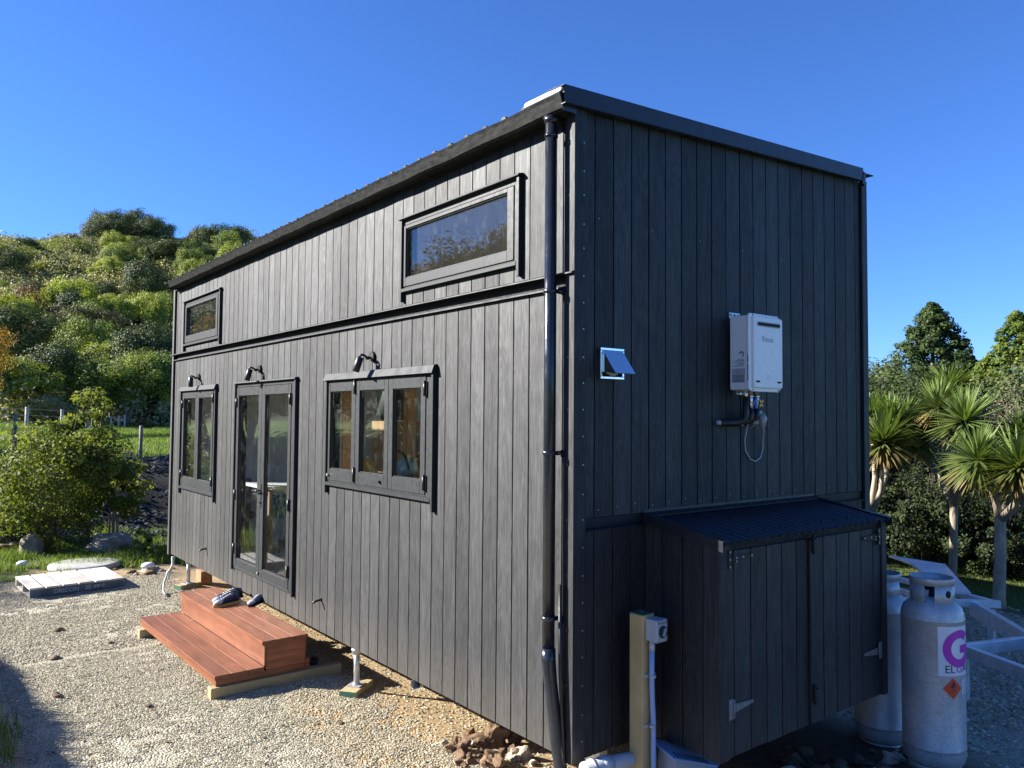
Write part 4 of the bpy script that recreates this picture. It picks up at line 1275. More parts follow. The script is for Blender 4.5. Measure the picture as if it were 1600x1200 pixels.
rock('boulder', -.08, 11.2, (.42, .30, .24), 5, M['rock'], 'large flat brown boulder at the foot of the dark bank', 'boulder', rz=R(12), sub=4, smooth=True)
rock('boulder', -1.2, 11.5, (.20, .18, .26), 9, M['rock'], 'upright brown boulder under the leafy shrub', 'boulder', sub=4, smooth=True)
rock('boulder', -1.62, 11.9, (.26, .2, .16), 14, M['clod'], 'rusty low boulder left of the upright one under the shrub', 'boulder', sub=3, smooth=True)
for i in range(16):
    x = random.uniform(-.4, .35) if i < 11 else random.uniform(-1.0, .2); y = random.uniform(8.75, 9.5) if i < 11 else random.uniform(9.2, 10.6)
    s = random.uniform(.03, .08)
    rock('stone', x, y, (s * 1.2, s, s * .7), 40 + i, M['stone'] if i % 3 else M['clod'], 'small %s stone in the clay %s' % ('pale' if i % 3 else 'reddish', 'right of the pallet' if i < 11 else 'around the tank lid'), 'stone', 'stones around the tank lid', rz=i, sub=2, smooth=True)

# clods of dug clay at the near corner
cl = [(.37, 1.25, .12, 'largest crumbly clod of red clay under the wall edge by the downpipe'), (.11, 1.26, .085, 'rough red clod left of the largest one by the downpipe'), (.43, 1.00, .075, 'pale tan clod in front of the largest one'), (.22, .98, .085, 'flat reddish clod closest to the picture edge by the downpipe')]
for i, (x, y, s, lab) in enumerate(cl):
    rock('clay_clod', x, y, (s * .98, s * .85, s * .72), 70 + i, M['clod'] if i != 2 else M['stone'], lab, 'clay clod', 'dug clay clods by the downpipe', rz=i * 1.3, sub=4, sink=.22, amp=.9)
for i in range(44):
    x = random.gauss(.25, .15); y = random.gauss(1.13, .15); s = abs(random.gauss(.015, .011)) + .007
    side = 'left of' if x < .18 else ('around' if x < .34 else 'right of')
    rock('clay_clod', x, y, (s * 1.2, s, s * .9), 100 + i % 9, M['clod'] if i % 4 else M['stone'], 'small %s crumb %s the big clods by the downpipe' % ('red clay' if i % 4 else 'pale', side), 'clay clod', 'crumbs of clay by the downpipe', rz=i, sub=2, sink=.2, amp=.8)
for i in range(60):
    x = random.uniform(.95, 2.65); y = random.gauss(-.62, .22); s = abs(random.gauss(.030, .018)) + .014
    side = 'left door' if x < 1.3 else 'door gap' if x < 1.7 else 'right door' if x < 2.15 else 'right corner'
    side += ', close in' if y > -.6 else ', farther out'
    rock('clay_clod', x, y, (s * 1.3, s, s * .8), 120 + i % 12, M['darkclod'] if i % 5 else M['stone'], '%s in the shade below the gas cupboard %s' % (('big damp clod' if s > .045 else 'small damp clod') if i % 5 else 'pale stone', side), 'clay clod' if i % 5 else 'stone', 'clods and stones below the gas cupboard', rz=i, sub=3, sink=.3, amp=.8)
lump = ['left of the far end of the steps', 'midway between pallet and grass edge', 'farthest left in the tree shade', 'close to the far bearer of the steps', 'alone before the near end of the steps', 'between the steps and the jack', 'beside the plain gas bottle', 'on the shaded gravel by the trailer frame']
for i, (x, y, s) in enumerate(((-1.55, 6.2, .05), (-1.72, 5.2, .04), (-1.86, 4.05, .045), (-1.2, 5.4, .03), (-1.33, 3.4, .028), (-.3, 2.2, .025), (3.35, -.35, .07), (5.6, .1, .05))):
    rock('clay_clod', x, y, (s * 1.2, s, s * .6), 150 + i, M['darkclod'], 'dark soil lump on gravel, ' + lump[i], 'clay clod', 'dark lumps of soil on the gravel', rz=i, sub=3)

# ------------------------------------------------------------------ power post, pipes, cover
ang = R(2)
px_, py_ = .335, -.20
ex = Vector((math.cos(ang), math.sin(ang), 0)); ey = Vector((-math.sin(ang), math.cos(ang), 0))
zg = -.30
th = thing('timber_post', (px_, py_, zg), 'square treated pine post carrying the power switch beside the house corner', 'post', rz=ang, local=True)
mb = MB(); mb.box(0, .098, 0, .098, -.1, 1.075); mb.build('post', M['tan'], th, (0.049, .049, 0), bevel=.004)
MB().box(.001, .097, .001, .097, 1.0755, 1.0785).build('sealed_top', M['green_end'], th)
mb = MB(); mb.tube([(.05, .05, 1.078), (.05, .05, 1.083)], .006, 8); mb.build('nail', M['screw'], th)
th = thing('isolator_switch', (px_, py_, zg + .94), 'pale grey isolator switch box with black dial on the timber post', 'switch', rz=ang, local=True)
sz0 = .0
mb = MB(); mb.box(.022, .108, -.048, -.001, sz0, sz0 + .118); mb.build('box', M['lgrey'], th, bevel=.004, seg=2)
mb = MB(); mb.box(.020, .110, -.084, -.0485, sz0 - .002, sz0 + .12); mb.build('cover', M['lgrey'], th, bevel=.005, seg=2)
mb = MB(); mb.tube([(.066, -.0845, sz0 + .054), (.066, -.094, sz0 + .054)], [.033, .031], 24); mb.build('dial', M['blackp'], th)
mb = MB(); mb.obox((.066, -.099, sz0 + .054), (.009, 0, .020), (0, .005, 0), (.006, 0, -.0035)); mb.build('dial_grip', M['greyp'], th)
mb = MB(); letter(mb, 'OFF  I  ON', .013, lambda u, v: (.033 + u, -.0848, sz0 + .099 + v)) if False else None
for xx in (.036, .056, .076, .094): mb.box(xx - .005, xx + .005, -.0849, -.0843, sz0 + .098, sz0 + .106)
for xx in (.028, .102):
    for zz in (.006, .112): mb.tube([(xx, -.0838, sz0 + zz), (xx, -.0855, sz0 + zz)], .004, 8)
mb.build('dial_marks', M['ink'], th)
th = thing('conduit', (px_, py_, zg), 'pale blue grey conduit clipped down the front of the timber post', 'conduit', rz=ang, local=True)
mb = MB(); mb.tube([(.045, -.028, .94), (.045, -.028, .885)], .0165, 14); mb.build('socket', M['lgrey'], th)
mb = MB(); mb.tube([(.045, -.028, .890), (.045, -.026, .75), (.050, -.026, .62), (.054, -.030, .5), (.052, -.032, .3), (.056, -.03, .0), (.056, -.03, -.05)], .0145, 14); mb.build('pipe', M['bluep'], th)
for zz in (.745, .475):
    mb = MB(); mb.tube([(.05, -.028, zz - .009), (.05, -.028, zz + .009)], .0185, 14); mb.box(.012, .034, -.010, -.0005, zz - .008, zz + .008); mb.box(.074, .092, -.012, -.0005, zz - .008, zz + .008); mb.build('pipe_clip', M['lgrey'], th)
mb = MB(); mb.tube([(px_ + .082, py_ - .0, zg + .935), (px_ + .083, py_ + .0, zg + .6), (px_ + .09, py_ + .002, zg + .2), (px_ + .09, py_, zg - .05)], .0075, 10)
tag(mb.build('cable', M['blackp'], None), 'black cable running down from the isolator switch along the post', 'cable')
mb = MB(); mb.tube([(-.02, -.11, .005), (.24, -.112, -.018), (.50, -.113, -.05), (.83, -.115, -.118)], .040, 22); mb.tube([(.10, -.111, -.004), (.17, -.112, -.01)], .047, 22)
mb.tube([(.03, -.11, .0), (.05, -.11, .0)], .047, 22)
tag(mb.build('drain_pipe', M['lgrey'], None), 'thick grey drain pipe lying along the foot of the end wall', 'pipe')
th = thing('vent_cover', (.64, -.27, -.27), 'pale blue plastic cover with slots lying beside the timber post', 'plastic cover', rz=R(-8), local=True)
po = [(-.20, -.10), (.12, -.10), (.17, -.06), (.17, .04), (.12, .09), (.0, .12), (-.14, .12), (-.20, .06)]
tiltf = lambda u, v, t: (u, v, .235 + t - .34 * (u + .0) + .16 * v)
mb = MB(); mb.prism(po, tiltf, 0, .012); mb.build('lid', M['bluep'], th, bevel=.004, seg=2)
mb = MB(); mb.prism([(u * .9, v * .9) for u, v in po], lambda u, v, t: (u, v, t + (0 if t < .02 else -.34 * u + .16 * v)), 0.0, .232); mb.build('body', M['greyp'], th)
mb = MB()
for k in range(8):
    u = -.15 + k * .03; a = Vector(tiltf(u, -.085, .0128)); b_ = Vector(tiltf(u + .012, -.02, .0128)); mb.beam(a, b_, .010, .001)
mb.build('slots', M['back'], th)


# ------------------------------------------------------------------ gas bottles
def bottle(x, y, z, rz, lab, printed):
    th = thing('gas_bottle', (x, y, z), lab, 'gas bottle', 'tall gas bottles beside the cupboard', rz, local=True)
    r = .188
    pf = [(.12, .045), (.150, .050), (.175, .075), (.186, .115), (r, .15), (r, .168), (r + .0022, .172), (r + .0022, .178), (r, .182), (r, .985), (r + .002, .988), (r + .002, .994), (r, .998), (r - .002, 1.02), (r - .014, 1.055), (r - .042, 1.085), (r - .085, 1.105), (.06, 1.115), (.0, 1.118)]
    mb = MB(); mb.lathe(pf, (0, 0, 0), 56); mb.lathe([(0, .046), (.12, .045)], (0, 0, 0), 24); mb.build('body', M['galv'], th, recalc=True)
    mb = MB(); mb.lathe([(.150, .0), (.156, .0), (.156, .075), (.150, .075), (.150, .0)], (0, 0, 0), 40); mb.build('foot_ring', M['galv'], th)
    # collar: a ring on top and two wide legs with hand holes
    mb = MB()
    ri, ro = .125, .131
    mb.lathe([(ri, 1.205), (ro + .003, 1.205), (ro + .005, 1.245), (ro + .003, 1.25), (ri, 1.25), (ri, 1.205)], (0, 0, 0), 48)
    for a0, a1 in ((R(-150), R(-72)), (R(-46), R(75))):
        mb.lathe([(ri, 1.07), (ro, 1.07), (ro, 1.2055), (ri, 1.2055), (ri, 1.07)], (0, 0, 0), 18, a0, a1)
    mb.build('collar', M['galv'], th)
    a = R(-7)
    mb = MB(); c_ = Vector((math.cos(a), math.sin(a), 0)); t_ = Vector((-math.sin(a), math.cos(a), 0))
    pts = []
    for k in range(20): q = 2 * math.pi * k / 20; pts.append(c_ * (ro + .0012 - .0015 * abs(math.cos(q))) + t_ * .022 * math.cos(q) + Vector((0, 0, 1.155 + .024 * math.sin(q))))
    mb.add(pts, [tuple(range(20))]); mb.build('hand_hole', M['back'], th)
    mb = MB(); mb.tube([(0, 0, 1.112), (0, 0, 1.175)], [.022, .016], 12); mb.tube([(-.005, 0, 1.16), (.035, -.02, 1.165)], .012, 10); mb.lathe([(0, 1.205), (.028, 1.2), (.030, 1.185), (.018, 1.178), (.012, 1.17)], (0, 0, 0), 10)
    mb.tube([(0, 0, 1.16), (-.06, .03, 1.16)], [.012, .009], 10); mb.tube([(-.055, .028, 1.16), (-.075, .038, 1.16)], .016, 8)
    mb.build('valve', M['brass'] if not printed else M['frame'], th)
    if printed:
        def wrap(u, v, dr=.0): return ((r + .0012 + dr) * math.cos(u / r), (r + .0012 + dr) * math.sin(u / r), v)

        def patch(u0, u1, v0, v1, dr, n=48):
            mb = MB(); vs = []; fs = []
            for i in range(n + 1):
                u = u0 + (u1 - u0) * i / n; vs += [wrap(u, v0, dr), wrap(u, v1, dr)]
            for i in range(n): fs.append((2 * i, 2 * i + 2, 2 * i + 3, 2 * i + 1))
            mb.add(vs, fs, True); return mb
        patch(-.145, .145, .655, .965, 0).build('brand_label', M['label'], th)
        mb = MB(); vs = []; fs = []; n = 44; cz = .825
        for i in range(n + 1):
            a = R(42) + (R(360) - R(42)) * i / n
            for rr in (.066, .118): vs.append(wrap(rr * math.cos(a), cz + rr * math.sin(a), .002))
        for i in range(n): fs.append((2 * i, 2 * i + 1, 2 * i + 3, 2 * i + 2))
        k = len(vs); vs += [wrap(.002 + .0145 * i, v, .0022) for i in range(8) for v in (cz - .028, cz + .022)]; fs += [(k + 2 * i, k + 2 * i + 2, k + 2 * i + 3, k + 2 * i + 1) for i in range(7)]
        mb.add(vs, fs); mb.build('emblem', M['magenta'], th)
        mb = MB(); w1 = letter(mb, 'EL', .070, lambda u, v: wrap(-.108 + u, .676 + v, .002), 1.0); mb.build('lettering', M['ink'], th)
        mb = MB(); w2 = letter(mb, 'G', .070, lambda u, v: wrap(-.108 + w1 + .008 + u, .676 + v, .002), 1.0); mb.build('lettering', M['magenta'], th)
        mb = MB(); letter(mb, 'AS', .070, lambda u, v: wrap(-.108 + w1 + w2 + .016 + u, .676 + v, .002), 1.0); mb.build('lettering', M['ink'], th)
        mb = MB(); s = .066; cu, cv = -.055, .578
        q = 12; vs = []; fs = []
        for i in range(q + 1):
            u = -s + 2 * s * i / q; hgt = s - abs(u) + .0005; vs += [wrap(cu + u, cv - hgt, .0012), wrap(cu + u, cv + hgt, .0012)]
        for i in range(q): fs.append((2 * i, 2 * i + 2, 2 * i + 3, 2 * i + 1))
        mb.add(vs, fs)
        mb.build('hazard_label', M['red'], th)
        mb = MB()
        fl = [(0, .038), (.010, .022), (.016, .006), (.012, -.008), (.004, -.014), (.008, -.004), (.003, .008), (0, .0), (-.003, -.006), (-.004, -.014), (-.012, -.008), (-.015, .006), (-.008, .018), (-.006, .010)]
        mb.add([wrap(cu + a * 1.1, cv + .012 + b, .0030) for a, b in fl], [tuple(range(len(fl)))])
        mb.add([wrap(cu + a, cv + b, .0030) for a, b in ((-.018, -.012), (.018, -.012), (.018, -.008), (-.018, -.008))], [(0, 1, 2, 3)])
        mb.add([wrap(cu + a, cv + b, .0030) for a, b in ((-.024, -.022), (.024, -.022), (.024, -.019), (-.024, -.019))], [(0, 1, 2, 3)])
        mb.build('flame_symbol', M['ink'], th)
        patch(.018, .13, .535, .625, 0).build('notice_label', M['label'], th)
        mb = MB()
        for k in range(7):
            vs = [wrap(.024 + .012 * i, .545 + .011 * k, .002) for i in range(8)] + [wrap(.024 + .012 * i, .549 + .011 * k, .002) for i in range(8)]
            mb.add(vs, [(i, i + 1, 9 + i, 8 + i) for i in range(7)])
        mb.build('notice_print', M['label2'], th)
    return th


bottle(2.49, -.78, -.415, R(-103), 'near galvanised gas bottle with white and magenta brand label', True)
bottle(2.79, -.285, -.50, R(200), 'plain galvanised gas bottle half hidden behind the cupboard', False)

# ------------------------------------------------------------------ trailer frame at the right
th = thing('trailer_frame', (5.0, 0, -.45), 'galvanised trailer frame with folded ramp parked in the house shade', 'trailer frame')
A = Vector((4.155, -.28, -.055))


def far(p, q, k): return Vector(p) + (Vector(q) - Vector(p)) * k


e1 = far(A, (4.82, -.506, -.055), 3.4); e2 = far(A, (3.894, -.824, -.055), 3.0)
for q in (e1, e2):
    mb = MB(); mb.beam(A, q, .055, .10); mb.build('beam', M['galv2'], th, bevel=.004)
p3 = Vector((5.90, .34, -.07)); q3 = far((5.63, .08, -.07), (5.03, -.434, -.07), 2.6)
mb = MB(); mb.beam(p3, q3, .06, .16); mb.build('beam', M['galv2'], th, bevel=.004)
mb = MB(); mb.beam((5.22, .92, -.01), (6.0, .115, -.01), .05, .075); mb.build('beam', M['galv2'], th, bevel=.004)
mb = MB(); mb.beam((6.0, .15, -.01), (6.45, 1.45, -.01), .05, .06); mb.build('beam', M['galv2'], th, bevel=.004)
mb = MB(); mb.beam((5.6, .56, -.03), (6.15, 1.5, -.03), .04, .05); mb.beam((5.75, .4, -.03), (6.3, 1.1, -.03), .03, .03); mb.build('rail', M['galv2'], th)
mb = MB(); mb.prism([(7.52, 2.02), (7.46, 1.27), (6.10, .43), (6.0, .60), (7.25, 1.62)], lambda u, v, t: (u, v, .01 + .02 * (u - 6.1) + t), 0, .03)
mb.build('ramp', M['galv2'], th, bevel=.003)
mb = MB(); mb.box(5.60, 5.68, .62, .70, -.02, .12); mb.build('lug', M['galv2'], th)
for (x, y) in ((A.x + .02, A.y), (6.0, .2), (e1.x - .3, e1.y + .1), (e2.x, e2.y)):
    mb = MB(); mb.box(x - .03, x + .03, y - .03, y + .03, Hs(x, y) - .02, -.08); mb.build('leg', M['galv2'], th)

# ------------------------------------------------------------------ vegetation
def unit(v):
    return v / np.maximum(np.linalg.norm(v, axis=1, keepdims=True), 1e-9)


def rdir(n): return unit(rng.normal(size=(n, 3)))


def leaves(C, N, L, W, tone, fold=.18):
    n = len(C)
    T = unit(np.cross(N, rdir(n))); B = np.cross(N, T)
    L = np.asarray(L).reshape(-1, 1) / 2; W = np.asarray(W).reshape(-1, 1) / 2
    V = np.stack([C - T * L, C + B * W + N * W * fold, C + T * L, C - B * W + N * W * fold], 1).reshape(-1, 3)
    F = np.arange(4 * n).reshape(n, 4)
    return V, F, np.asarray(tone)


def crown(rx, ry, rz, nclump, nleaf, leaf, shape='round', lean=0.0, gap=.30, low=-.45, rcf=(.24, .42)):
    """leaf clumps spread through a crown; base of the crown volume at z = 0, top near 2*rz"""
    d = rdir(nclump * 3); d = d[d[:, 2] > low][:nclump]
    rad = rng.uniform(.45, .95, len(d)) ** .7
    if shape == 'cone':
        t = rng.uniform(0, 1, len(d)) ** 1.25
        a = rng.uniform(0, 2 * np.pi, len(d)); q = (1 - t ** 1.9) * rng.uniform(.05, 1.0, len(d)) ** .6 * .85 + .02
        c = np.stack([np.cos(a) * q * rx, np.sin(a) * q * ry, t * 2 * rz], 1); rc = (1 - t * .6) * min(rx, ry) * rng.uniform(.10, .22, len(d)) * (150 / len(d)) ** .25
        out = unit(np.stack([np.cos(a), np.sin(a), np.full(len(d), .35)], 1))
    elif shape == 'layer':
        lay = rng.integers(0, 6, len(d)); a = rng.uniform(0, 2 * np.pi, len(d)); q = rng.uniform(.2, 1, len(d)) ** .6
        zz = (.25 + lay / 5 * 1.5 + rng.normal(0, .06, len(d))) * rz; wd = np.sqrt(np.clip(1 - ((zz / rz - .9) / 1.15) ** 2, .1, 1))
        c = np.stack([np.cos(a) * q * rx * wd, np.sin(a) * q * ry * wd, zz], 1); rc = min(rx, ry) * rng.uniform(.16, .28, len(d)); out = unit(np.stack([np.cos(a) * .5, np.sin(a) * .5, np.ones(len(d))], 1))
    else:
        c = d * rad[:, None] * np.array([rx, ry, rz]) + np.array([0, 0, rz]); rc = min(rx, ry, rz) * rng.uniform(rcf[0], rcf[1], len(d)); out = d
        c[:, 0] += lean * c[:, 2]
    k = rng.integers(0, len(c), nleaf)
    dd = rdir(nleaf)
    fl = np.array([1, 1, .75]) if shape != 'layer' else np.array([1.2, 1.2, .32])
    P = c[k] + dd * fl * (rc[k] * rng.uniform(.55, 1.06, nleaf))[:, None]
    N = unit(dd * .7 + out[k] * .4 + rdir(nleaf) * .75 + np.array([0, 0, .25]))
    ct = rng.uniform(.15, .75, len(c))
    tone = np.clip(ct[k] + rng.normal(0, .16, nleaf), 0, 1)
    s = leaf * rng.uniform(.6, 1.35, nleaf)
    return leaves(P, N, s, s * rng.uniform(.5, .8, nleaf), tone)


def merge(parts):
    V = []; F = []; T = []; o = 0
    for v, f, t in parts:
        V.append(v); F.append(f + o); T.append(t); o += len(v)
    return np.concatenate(V), np.concatenate(F), np.concatenate(T)


def crown_mesh(name, mat, *a, **k):
    V, F, T = crown(*a, **k)
    me = np_mesh(name, V, F, T); me.materials.append(mat); return me


def trunk_mesh(name, h, r, mat, n=3, spread=.5, base=0.0, forks=None):
    mb = MB()
    for i in range(n):
        a = i * 2.4 + random.random(); s = spread * random.uniform(.5, 1)
        pts = [(.12 * r * i, 0, -.15 + base), (.25 * s * math.cos(a), .25 * s * math.sin(a), h * .4), (s * math.cos(a), s * math.sin(a), h)]
        mb.tube(pts, [r, r * .75, r * .35], 7)
    me = bpy.data.meshes.new(name); me.from_pydata(mb.v, [], mb.f); me.polygons.foreach_set('use_smooth', [True] * len(me.polygons)); me.materials.append(mat)
    return me


def polar(az, d):
    a = R(az); x, y = CX + d * math.sin(a), CY + d * math.cos(a); return x, y


def place(me, name, x, y, s, rz, lab, cat, group=None, dz=0.0, sz=None, parent=None):
    o = bpy.data.objects.new(name, me); COL.objects.link(o)
    o.location = (x, y, Hs(x, y) + dz); o.rotation_euler = (0, 0, rz); o.scale = (s, s, sz or s)
    return tag(o, lab, cat, group)


# ---- bush on the hill: eight kinds of tree, one mesh each (crown with stub trunk)
def hill_tree(name, mat, crown_args, trunk=(1.2, .12), **k):
    V, F, T = crown(*crown_args, **k)
    V[:, 2] += trunk[0] * .45
    mb = MB(); mb.tube([(0, 0, -.6), (.05, 0, trunk[0]), (.2, .1, trunk[0] * 2)], [trunk[1], trunk[1] * .8, trunk[1] * .4], 6)
    nv = len(V)
    Vt = np.array(mb.v); Ft = np.array([f for f in mb.f if len(f) == 4]) + nv
    me = np_mesh(name, np.concatenate([V, Vt]), np.concatenate([F, Ft]), np.concatenate([T, np.zeros(len(Ft))]))
    me.materials.append(mat); me.materials.append(M['bark'])
    mi = np.zeros(len(F) + len(Ft), dtype=np.int32); mi[len(F):] = 1; me.polygons.foreach_set('material_index', mi)
    return me


K = {}
K['lime'] = hill_tree('lime_tree', M['leaf_lime'], (2.5, 2.4, 1.6, 75, 10000, .14))
K['mid'] = hill_tree('green_tree', M['leaf_mid'], (2.3, 2.4, 2.0, 75, 10000, .135))
K['mid2'] = hill_tree('green_tree', M['leaf_mid'], (2.7, 2.2, 1.7, 90, 10000, .135))
K['dark'] = hill_tree('dark_tree', M['leaf_dark'], (2.4, 2.3, 2.3, 75, 10000, .14))
K['grey'] = hill_tree('grey_shrub', M['leaf_grey'], (1.9, 1.9, 1.25, 60, 7500, .12))
K['cone'] = hill_tree('dark_conifer', M['leaf_dark'], (1.7, 1.7, 3.0, 200, 7000, .16), shape='cone')
K['brown'] = hill_tree('brown_pine', M['leaf_brown'], (3.2, 3.0, 2.6, 150, 14000, .15), (1.6, .22), shape='layer')
K['rust'] = hill_tree('rust_tree', M['leaf_rust'], (1.6, 1.6, 1.7, 40, 2600, .15))
LAB = dict(lime=('lime_tree', 'rounded yellow green tree on the bush covered hillside', 'lime green trees on the hillside'),
           mid=('green_tree', 'mid green broadleaf tree on the bush covered hillside', 'mid green trees on the hillside'),
           dark=('dark_tree', 'dark green dense tree on the bush covered hillside', 'dark trees on the hillside'),
           grey=('grey_shrub', 'low grey green shrub on the bush covered hillside', 'grey green shrubs on the hillside'),
           cone=('dark_conifer', 'pointed dark conifer on the bush covered hillside', 'dark conifers on the hillside'),
           brown=('brown_pine', 'wide brownish pine in the middle of the hillside', None),
           rust=('rust_tree', 'rust coloured autumn tree among the green bush', 'rust coloured trees on the hillside'))


def hill_put(kind, az, d, s, sz=None, lab=None, group='same'):
    x, y = polar(az, d); nm, lb, gr = LAB[kind.rstrip('2')]
    if lab is None:
        row = 'at the foot of the hill' if d < 72 else 'on the lower hillside' if d < 95 else 'on the middle of the hillside' if d < 120 else 'on the upper hillside' if d < 146 else 'along the crest of the hill'
        side = 'by the left frame edge' if az < 7 else 'left of the crest trees' if az < 11 else 'below the crest trees' if az < 15 else 'toward the house eave'
        lab = ('small ' if s < .72 else 'large ' if s > 1.05 else '') + lb.split(' on the ')[0].split(' among ')[0] + ' ' + row + ', ' + side
    o = place(K[kind], nm, x, y, s, random.uniform(0, 6.28), lab, 'shrub' if kind == 'grey' else 'tree', gr if group == 'same' else group, dz=-.25, sz=sz)
    o.rotation_euler.x = random.uniform(-.16, .16); o.rotation_euler.y = random.uniform(-.16, .16)
    q = random.uniform(.78, 1.25); o.scale.x *= q; o.scale.y /= q
    return o


placed = []
for (kind, az, d, s, sz, lab) in (
        ('dark', 12.0, 158, 1.6, 1.45, 'biggest rounded dark tree on the crest above the far eave'), ('dark', 13.4, 157, 1.4, 1.3, 'dark tree on the crest right of the biggest one'),
        ('dark', 11.1, 150, 1.6, 1.2, 'dark tree on the slope just below the biggest crest tree'), ('dark', 15.1, 156, .9, .8, 'small dark tree on the falling crest'),
        ('dark', 16.9, 152, 1.5, 1.3, 'broad dark tree on the saddle right of the crest'), ('dark', 18.0, 150, 1.6, 1.45, 'dark tree crown closest to the eave on the saddle'),
        ('dark', 13.2, 132, 1.7, 1.0, 'dark tree in the shaded gully under the crest'), ('dark', 14.4, 126, 1.7, 1.1, 'lower dark tree in the shaded gully'), ('cone', 13.0, 112, 1.25, 1.0, 'dark brown conifer at the top of the shaded gully'),
        ('dark', 14.0, 104, 1.5, .9, 'dark low tree at the foot of the shaded gully'), ('brown', 9.5, 76, 1.15, 1.05, 'wide brownish pine in the middle of the hillside'),
        ('rust', 5.8, 92, 1.2, 1.3, 'rust coloured tree at the left edge of the hill'), ('rust', 6.6, 84, .9, .9, 'pale orange bush left of the wide pine'), ('rust', 9.1, 62, .75, .9, 'small red leaved tree below the wide pine'), ('rust', 12.7, 70, .65, .7, 'small rusty tree right of the wide pine'),
        ('dark', 5.6, 74, 1.3, 1.2, 'dark rounded tree left of the wide pine'), ('dark', 4.9, 118, 1.2, .9, 'dark tree at the left frame edge high on the hill')):
    o = hill_put(kind, az, d, s, sz, lab, group=None); placed.append((o.location.x, o.location.y, s * 2.0))
tries = 0; cnt = 0
while tries < 9000 and cnt < 268:
    tries += 1
    d = math.sqrt(random.uniform(56 ** 2, 178 ** 2)); az = random.uniform(3.2, 22.5)
    if d > 100 and az > 20.5: continue
    x, y = polar(az, d)
    t = (d - 56) / 120
    p = random.random()
    nv = float(vnoise(np.array([x]), np.array([y]), 22, 21)[0])
    up = .35 if .25 < t < .85 else .0
    if p < .30 + up * (nv > .45): kind = 'lime'
    elif p < .62: kind = random.choice(('mid', 'mid2'))
    elif p < .74: kind = 'dark'
    elif p < .93: kind = 'grey'
    elif p < .97: kind = 'cone'
    else: kind = 'rust'
    if t > .85 and kind == 'lime': kind = 'dark'
    s = random.uniform(.6, 1.05) * (1 + .2 * t) * (.75 if kind in ('rust', 'grey', 'cone') else 1)
    sz = s * random.choice((.65, .8, .95, 1.1, 1.5))
    if d > 95 and az < 9.5: s = min(s * .8, .8); sz = s * .8
    rr_ = 1.55 * s
    if any((x - a) ** 2 + (y - b) ** 2 < (rr_ * .54 + c * .54) ** 2 for a, b, c in placed): continue
    placed.append((x, y, rr_)); cnt += 1
    hill_put(kind, az, d, s, sz)

# undergrowth that fills the hillside between the trees
n = 190000
d = np.sqrt(rng.uniform(53 ** 2, 185 ** 2, n)); az = np.radians(rng.uniform(2.5, 24, n))
x = CX + d * np.sin(az); y = CY + d * np.cos(az)
keep = vnoise(x, y, 2.3, 31) > .30; x, y, d = x[keep], y[keep], d[keep]; n = len(x)
z = H(x, y) + rng.uniform(-.05, 1.0, n) * (.4 + 3.0 * vnoise(x, y, 2.3, 31))
V, F, T = leaves(np.stack([x, y, z], 1), unit(rdir(n) + np.array([0, -.2, .7])), .30 * rng.uniform(.6, 1.4, n), .22 * rng.uniform(.6, 1.3, n), np.clip(vnoise(x, y, 7, 33) * .8 + rng.normal(0, .18, n), 0, 1))
o = link('undergrowth', np_mesh('undergrowth', V, F, T), M['leaf_grey'], None, (0, 0, 0)); tag(o, 'low scrub filling the hillside between the trees', 'scrub', kind='stuff')

# ---- trees with trunk and crown along the foot of the hill, and left of the frame (seen in the panes)
CR = {}
def big_tree(kind, x, y, s, sz, lab, group=None, name='tree', crown_mat=None):
    if kind not in CR:
        spec = dict(round=(M['leaf_mid'], (2.6, 2.5, 1.75, 90, 18000, .115), {}), dark=(M['leaf_dark'], (2.4, 2.4, 2.1, 80, 18000, .115), {}), gold=(M['leaf_gold'], (1.9, 1.9, 2.6, 80, 14000, .10), dict(low=-.7)),
                    lime=(M['leaf_lime'], (2.3, 2.3, 1.7, 80, 16000, .11), {}), grey=(M['leaf_grey'], (2.0, 2.0, 1.4, 70, 12000, .10), {}))[kind]
        c = crown_mesh(kind + '_crown', spec[0], *spec[1], **spec[2])
        CR[kind] = (c, trunk_mesh(kind + '_trunk', 2.3, .13, M['palebark'] if kind == 'round' else M['bark'], 4, 1.0))
    c, t = CR[kind]
    r = thing(name, (x, y, Hs(x, y) - .1), lab, 'tree', group, random.uniform(0, 6.28), local=True)
    r.scale = (s, s, sz)
    for nm, me, dz in (('trunk', t, 0), ('crown', c, .9)):
        o = bpy.data.objects.new(nm, me); COL.objects.link(o); o.parent = r; o.location = (0, 0, dz)
    return r


for (k, az, d, s, sz, lab) in (('round', 11.9, 55.5, 1.15, 1.05, 'rounded pale green tree with bare stems at the paddock edge'), ('round', 14.0, 57, 1.2, 1.15, 'rounded tree right of the pale one at the paddock edge'), ('round', 9.9, 58, 1.0, .95, 'rounded grey green tree left of the pale one at the paddock edge'),
                               ('dark', 8.4, 57, 1.05, 1.0, 'dark tree behind the pale fence post'), ('dark', 13.0, 60.5, 1.15, 1.25, 'dark tree filling the gap behind the rounded trees'), ('lime', 6.6, 56, .95, .95, 'lime green tree above the wire fence'), ('grey', 7.5, 53.5, .55, .55, 'pale grey bush beside the pale fence post'),
                               ('dark', 15.6, 58, 1.1, 1.1, 'dark tree partly behind the far house corner'), ('lime', 10.9, 61.5, 1.1, 1.2, 'lime tree behind the rounded trees'), ('gold', 3.5, 44, .8, .9, 'tall golden tree at the left frame edge')):
    x, y = polar(az, d); big_tree(k, x, y, s, sz, lab)
